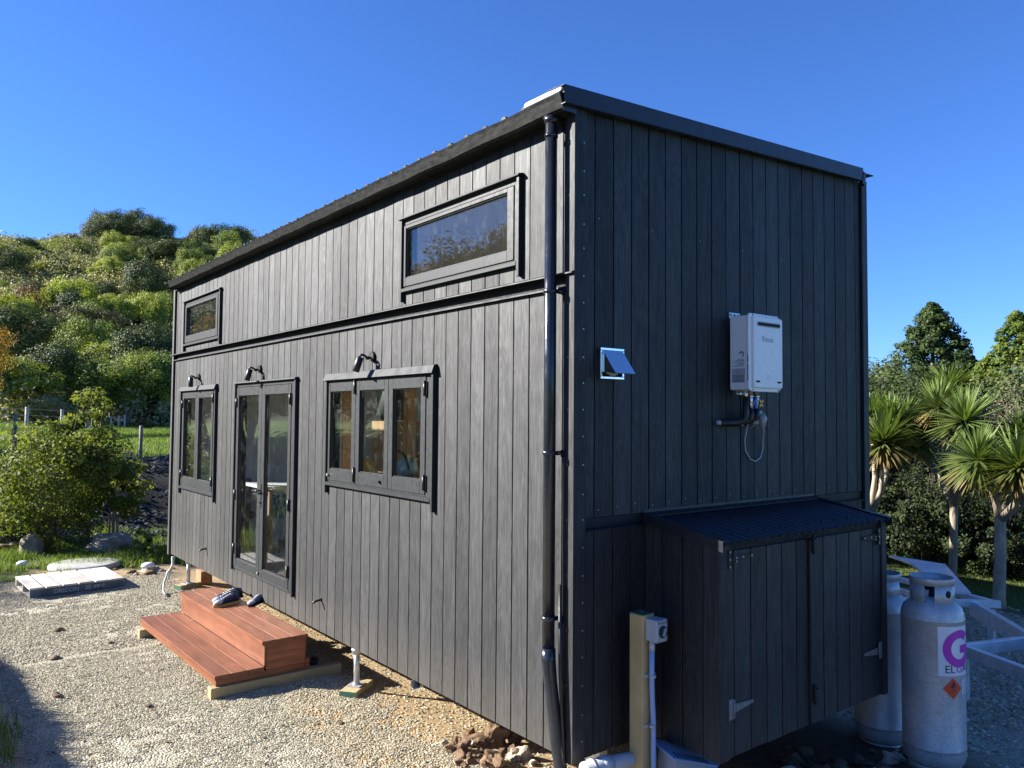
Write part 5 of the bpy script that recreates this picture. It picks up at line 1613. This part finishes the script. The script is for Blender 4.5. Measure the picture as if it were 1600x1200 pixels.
for i, (k, az, d, s, sz) in enumerate((('gold', 2.0, 24, .55, .6), ('dark', -4, 25, .7, .65), ('gold', -8, 28, .95, 1.0), ('round', -11, 25, .95, .9), ('gold', -14, 33, 1.2, 1.35), ('dark', -18, 27, 1.05, 1.1), ('gold', -21.5, 33, 1.2, 1.3), ('round', -25, 27, 1.0, 1.0),
                                       ('dark', -27, 47, 2.7, 2.2), ('lime', -33, 26, .8, .75), ('dark', -31, 31, 1.2, 1.95), ('dark', -36.5, 31, 1.2, 1.95), ('round', -47, 30, .9, .85), ('dark', -12, 42, 1.4, 1.5), ('dark', -24, 40, 1.5, 1.6), ('gold', -17, 21, .5, .55))):
    x, y = polar(az, d)
    big_tree(k, x, y, s, sz, {'gold': 'golden autumn tree left of the frame, mirrored in the panes', 'dark': 'dark tree left of the frame, mirrored in the panes', 'round': 'green tree left of the frame, mirrored in the panes', 'lime': 'lime tree left of the frame, mirrored in the panes'}[k], 'trees left of the frame mirrored in the windows')

# ---- the leafy shrub beside the yard
def shrub(name, x, y, r, h, nleaf, leaf, mat, lab, nst=9, clumps=70, spread=.6, cat='shrub', stem=.018, low=-.8, group=None, base=.12):
    th = thing(name, (x, y, Hs(x, y)), lab, cat, group, random.uniform(0, 6.28), local=True)
    V, F, T = crown(r, r, h * .44, clumps, nleaf, leaf, low=low, rcf=(.20, .36)); V[:, 2] += h * base
    o = link('foliage', np_mesh('foliage', V, F, T), mat, th, (0, 0, 0)); OFF[o] = Vector((0, 0, 0))
    mb = MB()
    for i in range(nst):
        a = random.uniform(0, 6.28); s = r * spread * random.uniform(.4, 1)
        pts = [(.08 * math.cos(a), .08 * math.sin(a), -.1), (.35 * s * math.cos(a), .35 * s * math.sin(a), h * .35), (s * math.cos(a + .3), s * math.sin(a + .3), h * random.uniform(.7, .95))]
        mb.tube(pts, [stem, stem * .7, stem * .3], 6)
    o = mb.build('stems', M['palebark'] if cat == 'shrub' else M['darkbark'], th, (0, 0, 0))
    return th


x, y = polar(7.5, 15.3); shrub('leafy_shrub', x, y, 1.0, 2.3, 17000, .055, M['leaf_gloss'], 'large glossy leafed shrub left of the dark bank', 16, 130, stem=.011, base=.03, low=-1)
x, y = polar(9.6, 15.4); shrub('leafy_shrub', x, y, .62, 2.75, 8500, .058, M['leaf_gloss'], 'taller upright part of the shrubbery behind the large glossy shrub', 8, 45)
x, y = polar(5.0, 16.0); shrub('leafy_shrub', x, y, .6, 1.05, 6000, .055, M['leaf_gloss'], 'lower shrub at the left frame edge beside the large one', 8, 40)
x, y = polar(11.2, 15.6); shrub('leafy_shrub', x, y, .55, 1.7, 6500, .055, M['leaf_gloss'], 'yellow green shrub right of the large one before the paddock', 8, 40)
x, y = polar(13.0, 13.9); shrub('seedling', x, y, .16, .42, 160, .085, M['leaf_gloss'], 'bright young plant at the foot of the dark bank by the house', 3, 10, stem=.006)
x, y = polar(13.9, 13.4); shrub('seedling', x, y, .13, .30, 90, .075, M['leaf_gloss'], 'smaller young plant touching the far house corner', 3, 8, stem=.006)

# dark trees behind the house, hidden by it, that shade the right hand thicket
for i, (x, y, s) in enumerate(((5.4, 9.2, .9), (7.2, 8.2, 1.0), (9.0, 7.4, .9), (11.2, 9.6, 1.15), (14.5, 10.5, 1.2))):
    big_tree('dark', x, y, s, s * .85, 'dark tree standing behind the house', 'dark trees behind the house')

# mulch and low plants on the bank
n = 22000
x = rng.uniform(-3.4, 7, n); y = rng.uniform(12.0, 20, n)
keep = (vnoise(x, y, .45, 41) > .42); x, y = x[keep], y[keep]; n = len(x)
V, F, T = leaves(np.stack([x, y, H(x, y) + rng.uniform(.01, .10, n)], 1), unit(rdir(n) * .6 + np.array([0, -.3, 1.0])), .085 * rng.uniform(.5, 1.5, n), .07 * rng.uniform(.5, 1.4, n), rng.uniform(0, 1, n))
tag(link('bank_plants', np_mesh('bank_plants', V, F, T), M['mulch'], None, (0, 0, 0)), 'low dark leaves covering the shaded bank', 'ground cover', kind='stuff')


# ---- grass
def blades(name, x, y, h, w, mat, lab, lean=.5, tone=None):
    n = len(x); z = H(x, y) - .01
    a = rng.uniform(0, 2 * np.pi, n); h = h * rng.uniform(.5, 1.3, n); l = h * lean * rng.uniform(.2, 1.2, n)
    dx, dy = np.cos(a), np.sin(a); w = w * rng.uniform(.6, 1.3, n)
    B = np.stack([x, y, z], 1); S = np.stack([-dy * w / 2, dx * w / 2, np.zeros(n)], 1)
    Mid = B + np.stack([dx * l * .35, dy * l * .35, h * .6], 1); Tip = B + np.stack([dx * l, dy * l, h], 1)
    V = np.stack([B - S, B + S, Mid + S * .7, Mid - S * .7, Tip + S * .12, Tip - S * .12], 1).reshape(-1, 3)
    i = np.arange(n) * 6
    F = np.concatenate([np.stack([i, i + 1, i + 2, i + 3], 1), np.stack([i + 3, i + 2, i + 4, i + 5], 1)])
    t = rng.uniform(0, 1, n) if tone is None else tone
    return tag(link(name, np_mesh(name, V, F, np.concatenate([t, t])), mat, None, (0, 0, 0)), lab, 'grass', kind='stuff')


x = rng.uniform(-3.6, 1.6, 42000); y = rng.uniform(8.7, 13.2, 42000)
zc = zone(x, y)[:, 2]; k = (zc > .45) & (vnoise(x, y, .5, 51) + .3 * rng.random(len(x)) > .40); x, y = x[k], y[k]
blades('grass', x, y, .085 * (.5 + 1.3 * vnoise(x, y, .6, 52)), .009, M['grass'], 'short green grass round the tank lid')
x = rng.uniform(-6.5, -1.95, 60000); y = rng.uniform(.8, 12, 60000)
k = (x < -2.27 - .3 * (vnoise(x, y, .5, 53) - .5)) & (vnoise(x, y, .6, 54) > .25); x, y = x[k], y[k]
blades('grass', x, y, .085 * (.5 + 1.5 * vnoise(x, y, .7, 55)), .008, M['grass'], 'rough grass on the bank left of the gravel')
n = 60000; d = np.sqrt(rng.uniform(21.5 ** 2, 55 ** 2, n)); az = np.radians(rng.uniform(2, 18, n)); x = CX + d * np.sin(az); y = CY + d * np.cos(az)
blades('grass', x, y, .13 * (.4 + 1.6 * vnoise(x, y, 1.1, 56)), .024, M['grass'], 'bright pasture grass in the paddock', .8)
x = rng.uniform(6.6, 14, 30000); y = rng.uniform(-2, 6, 30000); k = zone(x, y)[:, 2] > .5; x, y = x[k], y[k]
blades('grass', x, y, .05, .010, M['grass'], 'short lawn beyond the gravel at the right')
x = rng.normal(1.0, .5, 160); y = rng.normal(-.75, .12, 160)
blades('grass', x, y, .12, .004, M['drygrass'], 'sparse dry grass in the soil below the gas cupboard', 1.0)


# ---- pebbles on the gravel: real stones scattered over the gravel area
def pebbles(name, x0, x1, y0, y1, step, density, smin, smax, lab, cond=None):
    xs = np.arange(x0, x1, step); ys_ = np.arange(y0, y1, step)
    X, Y = np.meshgrid(xs, ys_); nx, ny = len(xs), len(ys_)
    Z = Hnear(X, Y) + .001
    I, J = np.meshgrid(np.arange(nx - 1), np.arange(ny - 1)); b = (J * nx + I).ravel()
    F = np.stack([b, b + 1, b + 1 + nx, b + nx], 1)
    cx_ = X.ravel()[b] + step / 2; cy_ = Y.ravel()[b] + step / 2
    m = gravel_mask(cx_, cy_) * (.45 + 1.1 * vnoise(cx_, cy_, .55, 61)) if cond is None else cond(cx_, cy_)
    F = F[rng.random(len(F)) < m]
    me = np_mesh(name, np.stack([X.ravel(), Y.ravel(), Z.ravel()], 1), F)
    o = link(name, me, M['pebble'], None, (0, 0, 0))
    ng = bpy.data.node_groups.new(name + '_scatter', 'GeometryNodeTree')
    ng.interface.new_socket('Geometry', in_out='INPUT', socket_type='NodeSocketGeometry'); ng.interface.new_socket('Geometry', in_out='OUTPUT', socket_type='NodeSocketGeometry')
    N = ng.nodes.new; Lk = ng.links.new
    gi = N('NodeGroupInput'); go = N('NodeGroupOutput')
    dp_ = N('GeometryNodeDistributePointsOnFaces'); dp_.inputs['Density'].default_value = density
    ico = N('GeometryNodeMeshIcoSphere'); ico.inputs['Radius'].default_value = 1.0; ico.inputs['Subdivisions'].default_value = 2
    sp = N('GeometryNodeSetPosition'); nt = N('ShaderNodeTexNoise'); nt.inputs['Scale'].default_value = 1.3
    vm = N('ShaderNodeVectorMath'); vm.operation = 'SUBTRACT'; vm.inputs[1].default_value = (.5, .5, .5); v2 = N('ShaderNodeVectorMath'); v2.operation = 'SCALE'; v2.inputs['Scale'].default_value = 1.3
    Lk(nt.outputs['Color'], vm.inputs[0]); Lk(vm.outputs[0], v2.inputs[0]); Lk(ico.outputs[0], sp.inputs['Geometry']); Lk(v2.outputs[0], sp.inputs['Offset'])
    tr = N('GeometryNodeTransform'); tr.inputs['Scale'].default_value = (1.25, .95, .62); Lk(sp.outputs[0], tr.inputs[0])
    sma = N('GeometryNodeSetMaterial'); sma.inputs['Material'].default_value = M['pebble']; Lk(tr.outputs[0], sma.inputs[0])
    ip = N('GeometryNodeInstanceOnPoints')
    rv = N('FunctionNodeRandomValue'); rv.data_type = 'FLOAT_VECTOR'; rv.inputs[0].default_value = (-.45, -.45, 0); rv.inputs[1].default_value = (.45, .45, 6.28)
    rs_ = N('FunctionNodeRandomValue'); rs_.data_type = 'FLOAT'
    rs_.inputs[2].default_value = smin; rs_.inputs[3].default_value = smax; rs_.inputs['Seed'].default_value = 5
    Lk(gi.outputs[0], dp_.inputs[0]); Lk(dp_.outputs[0], ip.inputs['Points']); Lk(sma.outputs[0], ip.inputs['Instance']); Lk(rv.outputs[0], ip.inputs['Rotation']); Lk(rs_.outputs[1], ip.inputs['Scale'])
    Lk(ip.outputs[0], go.inputs[0])
    md = o.modifiers.new('scatter', 'NODES'); md.node_group = ng
    return tag(o, lab, 'gravel', kind='stuff')


def pebble_mat():
    t = NT('pebble')
    oi = t.n('ShaderNodeObjectInfo')
    c = t.ramp(oi.outputs['Random'], [(0, (.205, .178, .118)), (.3, (.345, .302, .205)), (.75, (.455, .405, .285)), (1, (.58, .535, .41))])
    c = t.mix(.35, c, t.ramp(t.noise(t.pos(), 160, 3), [(.3, .55), (.7, 1.2)]), 'MULTIPLY')
    return t.done(t.princ(c, .8, 0, .3))


M['pebble'] = pebble_mat()
pebbles('gravel', -2.5, .9, .3, 5.2, .10, 6500, .0028, .0072, 'pale gravel of the sunlit yard')
pebbles('gravel', -2.6, .9, 5.2, 9.6, .10, 3800, .0040, .0090, 'pale gravel at the far end of the yard')
pebbles('gravel', 2.3, 8.2, -2.6, 2.6, .12, 700, .008, .019, 'grey gravel in the house shade at the right')
pebbles('clay_grit', -.7, 1.2, .0, 7.2, .10, 900, .003, .011, 'gritty sand under the edge of the long wall', cond=lambda a, b: zone(a, b)[:, 1])

for i, (x, y, s_) in enumerate(((20.5, 9.0, .8), (21.5, 6.6, .85), (20.0, 4.6, .75), (22.5, 3.5, .9), (19.0, 7.3, .7))):
    big_tree(('dark', 'round', 'dark', 'round', 'dark')[i], x, y, s_ * 1.15, s_ * 1.0, ('dark tree', 'green tree', 'dark rounded tree', 'pale green tree', 'low dark tree')[i] + ' in the belt between the thicket and the conifers', 'belt of trees before the conifers')

# ---- fences at the paddock
def fence(pts, h, r, lab, mat, wires=3, wr=.011):
    th = thing('wire_fence', (pts[0][0], pts[0][1], Hs(*pts[0])), lab, 'fence')
    tops = []
    for (x, y) in pts:
        z = Hs(x, y); mb = MB(); mb.tube([(x, y, z - .2), (x, y, z + h)], r, 9); mb.build('post', M[mat], th); tops.append((x, y, z))
    for w_ in range(wires):
        mb = MB(); mb.tube([(x, y, z + h * (.92 - .27 * w_)) for x, y, z in tops], wr, 5); mb.build('wire', M['wire'], th)


fence([polar(4.2, 40), polar(6.3, 45), polar(8.2, 48.5), polar(9.6, 51)], 1.15, .085, 'pale post and wire fence sloping down from the left of the paddock', 'palepost', 4)
fence([polar(10.6, 51.5), polar(10.95, 51.6), polar(11.4, 51.7), polar(11.75, 51.8)], .95, .05, 'short pale fence under the rounded trees', 'palepost', 3)
fence([polar(12.75, 22.2), polar(15.6, 24)], .92, .045, 'dark post fence at the lip of the paddock by the house', 'wood_post', 2, .0025)
fence([polar(5.7, 24), polar(2.0, 23)], 1.1, .05, 'grey post fence at the left frame edge', 'wood_post', 2, .003)


# ---- cabbage trees
def head_mesh(seed, n=460, r=.51):
    g = np.random.default_rng(seed)
    d = g.normal(size=(n, 3)); d = d / np.linalg.norm(d, axis=1, keepdims=True); d = d[d[:, 2] > -.80]; n = len(d)
    L = r * g.uniform(.75, 1.15, n); droop = g.uniform(.02, .16, n) * (1.2 - d[:, 2]); w = .031 * g.uniform(.7, 1.2, n)
    side = np.cross(d, np.array([0, 0, 1.0])); side /= np.maximum(np.linalg.norm(side, axis=1, keepdims=True), 1e-6)
    V = []; ts = (0.05, .4, .75, 1.0); ws = (.7, 1.0, .7, .08)
    up = np.cross(side, d)
    for t, k in zip(ts, ws):
        c = d * (L * t)[:, None]; c[:, 2] -= droop * L * t ** 2.2 * .8
        V.append(c - side * (w * k / 2)[:, None] + up * (.006 * k)); V.append(c + side * (w * k / 2)[:, None] + up * (.006 * k))
    V = np.stack(V, 1); n8 = np.arange(n) * 8
    F = np.concatenate([np.stack([n8 + q, n8 + q + 1, n8 + q + 3, n8 + q + 2], 1) for q in (0, 2, 4)])
    tone = np.clip(.62 + .38 * d[:, 2] + g.normal(0, .12, n), 0, 1); tone = np.where(d[:, 2] < -.55, g.uniform(0, .25, n), tone)
    # skirt of dead leaves hanging below the head
    m = 60; a = g.uniform(0, 6.283, m); ds = np.stack([np.cos(a) * .42, np.sin(a) * .42, -np.ones(m)], 1); ds /= np.linalg.norm(ds, axis=1, keepdims=True); ls = r * g.uniform(.45, .85, m)
    sd_ = np.stack([-np.sin(a), np.cos(a), np.zeros(m)], 1); VS = []
    for t, k in zip(ts, ws):
        c = ds * (ls * t)[:, None]; c[:, :2] *= (1 - .35 * t); VS.append(c - sd_ * (.013 * k)); VS.append(c + sd_ * (.013 * k))
    V = np.concatenate([V, np.stack(VS, 1)]); tone = np.concatenate([tone, g.uniform(0, .22, m)]); n = n + m; n8 = np.arange(n) * 8
    F = np.concatenate([np.stack([n8 + q, n8 + q + 1, n8 + q + 3, n8 + q + 2], 1) for q in (0, 2, 4)])
    me = np_mesh('leaf_head', V.reshape(-1, 3), F, np.tile(tone, 3)); me.materials.append(M['blade'])
    return me


HEADS = [head_mesh(s) for s in (3, 4, 5)]


def cabbage_tree(base, fork, heads, r0, lab):
    bx, by = base; z0 = Hs(bx, by)
    th = thing('cabbage_tree', (bx, by, z0), lab, 'cabbage tree', 'cabbage trees at the right')
    mb = MB(); f = Vector(fork)
    mb.tube([(bx, by, z0 - .15), (bx + .01, by, z0 + .12), tuple((Vector((bx, by, z0)) + f) / 2 + Vector((.02, 0, 0))), tuple(f)], [r0 * 1.25, r0, r0 * .92, r0 * .85], 14)
    for (hx_, hy_, hz_, s) in heads:
        h = Vector((hx_, hy_, hz_)); m = f.lerp(h, .5) + Vector((.05, -.04, -.12 + random.uniform(-.05, .05)))
        mb.tube([tuple(f - Vector((0, 0, .12))), tuple(m), tuple(h - Vector((0, 0, .05)))], [r0 * .72, r0 * .55, r0 * .40], 10)
    mb.build('trunk', M['palebark'], th)
    for i, (hx_, hy_, hz_, s) in enumerate(heads):
        o = bpy.data.objects.new('leaf_head', HEADS[i % 3]); COL.objects.link(o); o.parent = th
        o.location = Vector((hx_, hy_, hz_ + .07)) - Vector((bx, by, z0)); k_ = s * random.uniform(.86, 1.14); o.rotation_euler = (random.uniform(-.4, .4), random.uniform(-.4, .4), random.uniform(0, 6.28)); o.scale = (k_, k_, k_ * random.uniform(.85, 1.1))


cabbage_tree((8.90, 1.80), (8.70, 1.68, .80), [(8.61, 1.84, 1.97, 1.0), (8.37, 1.38, 1.77, .95), (9.59, 2.1, 2.3, 1.0), (8.89, 2.19, 1.50, .95), (8.99, 2.47, 1.80, .9)], .058, 'cabbage tree with the taller heads nearer the house')
cabbage_tree((7.94, .85), (7.95, .82, .74), [(7.68, .96, 1.30, 1.05), (7.64, .49, 1.22, 1.05), (8.6, .78, 1.6, 1.0), (8.1, .2, 1.5, 1.0), (8.3, 1.15, 1.2, .9)], .074, 'cabbage tree with a thick forked trunk at the right frame edge')
cabbage_tree((7.90, 2.60), (7.85, 2.45, .55), [(7.6, 2.11, 1.47, 1.0), (8.25, 2.61, 1.83, 1.0), (8.37, 2.36, 1.70, .9), (7.5, 2.6, 1.55, .9)], .06, 'cabbage tree half hidden behind the house corner')

# ---- thicket, conifers and bushes behind the cabbage trees
def cone_tree(name, x, y, r, h, mat, lab, nleaf=9000, leaf=.11, clumps=420):
    th = thing(name, (x, y, Hs(x, y) - .05), lab, 'conifer', None, random.uniform(0, 6), local=True)
    V, F, T = crown(r, r, h / 2, clumps, nleaf, leaf, shape='cone')
    o = link('crown', np_mesh('crown', V, F, T), mat, th, (0, 0, 0))
    mb = MB(); mb.tube([(0, 0, -.1), (0, 0, h * .5), (0, 0, h * .93)], [r * .045, r * .03, r * .008], 8); mb.build('trunk', M['bark'], th, (0, 0, 0))


M['leaf_conifer'] = make_leaf('conifer_sprays', (.016, .034, .010), (.075, .105, .024), .15)
M['leaf_golden'] = make_leaf('golden_conifer_sprays', (.05, .085, .012), (.17, .20, .03), .2)
cone_tree('conifer', 26.4, 9.75, 3.5, 6.5, M['leaf_conifer'], 'tall dense dark conifer behind the cabbage trees', 75000, .095, 1000)
cone_tree('conifer', 25.9, 8.3, 2.0, 4.5, M['leaf_conifer'], 'small dark conifer right of the tall one', 22000, .095, 380)
cone_tree('golden_conifer', 25.3, 6.65, 2.8, 5.8, M['leaf_golden'], 'golden green conifer with thin tip at the right frame edge', 50000, .085, 700)
cone_tree('golden_conifer', 25.2, 7.5, 2.2, 4.4, M['leaf_golden'], 'lower golden conifer left of the thin tipped one', 32000, .085, 480)
x, y = 15.0, 5.7; shrub('dark_bush', x, y, 1.15, 3.6, 16000, .055, M['leaf_dark'], 'dark loose topped bush beside the house corner at the right', 10, 90, cat='bush', base=.02, low=-1)
x, y = 14.2, 2.4; shrub('bare_bush', x, y, 1.3, 3.2, 16000, .028, M['leaf_twig'], 'mauve brown bare twigged bush at the right frame edge', 22, 80, .9, cat='bush', stem=.012)
x, y = 13.4, 1.5; shrub('lime_bush', x, y, .9, 2.5, 10000, .05, M['leaf_lime'], 'lime green bush below the bare one at the right edge', 8, 40, cat='bush')
M['leaf_shade'] = make_leaf('leaves_shaded_green', (.012, .021, .008), (.050, .068, .018), .12)  # thicket's shade put into a darker leaf colour
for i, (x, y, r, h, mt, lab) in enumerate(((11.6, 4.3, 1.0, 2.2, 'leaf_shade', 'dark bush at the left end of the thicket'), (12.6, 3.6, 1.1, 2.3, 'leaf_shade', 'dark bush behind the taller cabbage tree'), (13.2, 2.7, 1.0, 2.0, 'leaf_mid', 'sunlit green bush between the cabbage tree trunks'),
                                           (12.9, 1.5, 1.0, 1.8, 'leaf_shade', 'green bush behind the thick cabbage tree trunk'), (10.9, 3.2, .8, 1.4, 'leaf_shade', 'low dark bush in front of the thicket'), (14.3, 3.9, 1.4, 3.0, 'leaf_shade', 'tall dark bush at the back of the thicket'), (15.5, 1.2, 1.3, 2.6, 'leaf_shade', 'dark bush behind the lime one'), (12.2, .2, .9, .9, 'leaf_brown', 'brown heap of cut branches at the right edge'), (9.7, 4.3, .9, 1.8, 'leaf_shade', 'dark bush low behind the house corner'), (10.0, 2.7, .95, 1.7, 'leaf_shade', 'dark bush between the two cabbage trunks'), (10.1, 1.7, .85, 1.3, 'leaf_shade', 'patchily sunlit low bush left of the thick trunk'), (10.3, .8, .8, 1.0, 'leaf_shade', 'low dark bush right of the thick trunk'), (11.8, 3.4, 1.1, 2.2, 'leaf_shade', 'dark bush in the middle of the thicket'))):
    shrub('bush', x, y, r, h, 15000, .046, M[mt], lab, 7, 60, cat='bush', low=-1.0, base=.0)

n = 170
x = rng.uniform(-2.1, .1, n); y = rng.uniform(1.0, 9.0, n)
V, F, T = leaves(np.stack([x, y, Hnear(x, y) + .018], 1), unit(rdir(n) * .3 + np.array([0, 0, 1.0])), .045 * rng.uniform(.5, 1.3, n), .022 * rng.uniform(.6, 1.3, n), rng.uniform(0, .6, n))
tag(link('leaf_litter', np_mesh('leaf_litter', V, F, T), M['leaf_rust'], None, (0, 0, 0)), 'small dry leaves strewn over the gravel', 'leaf litter', kind='stuff')
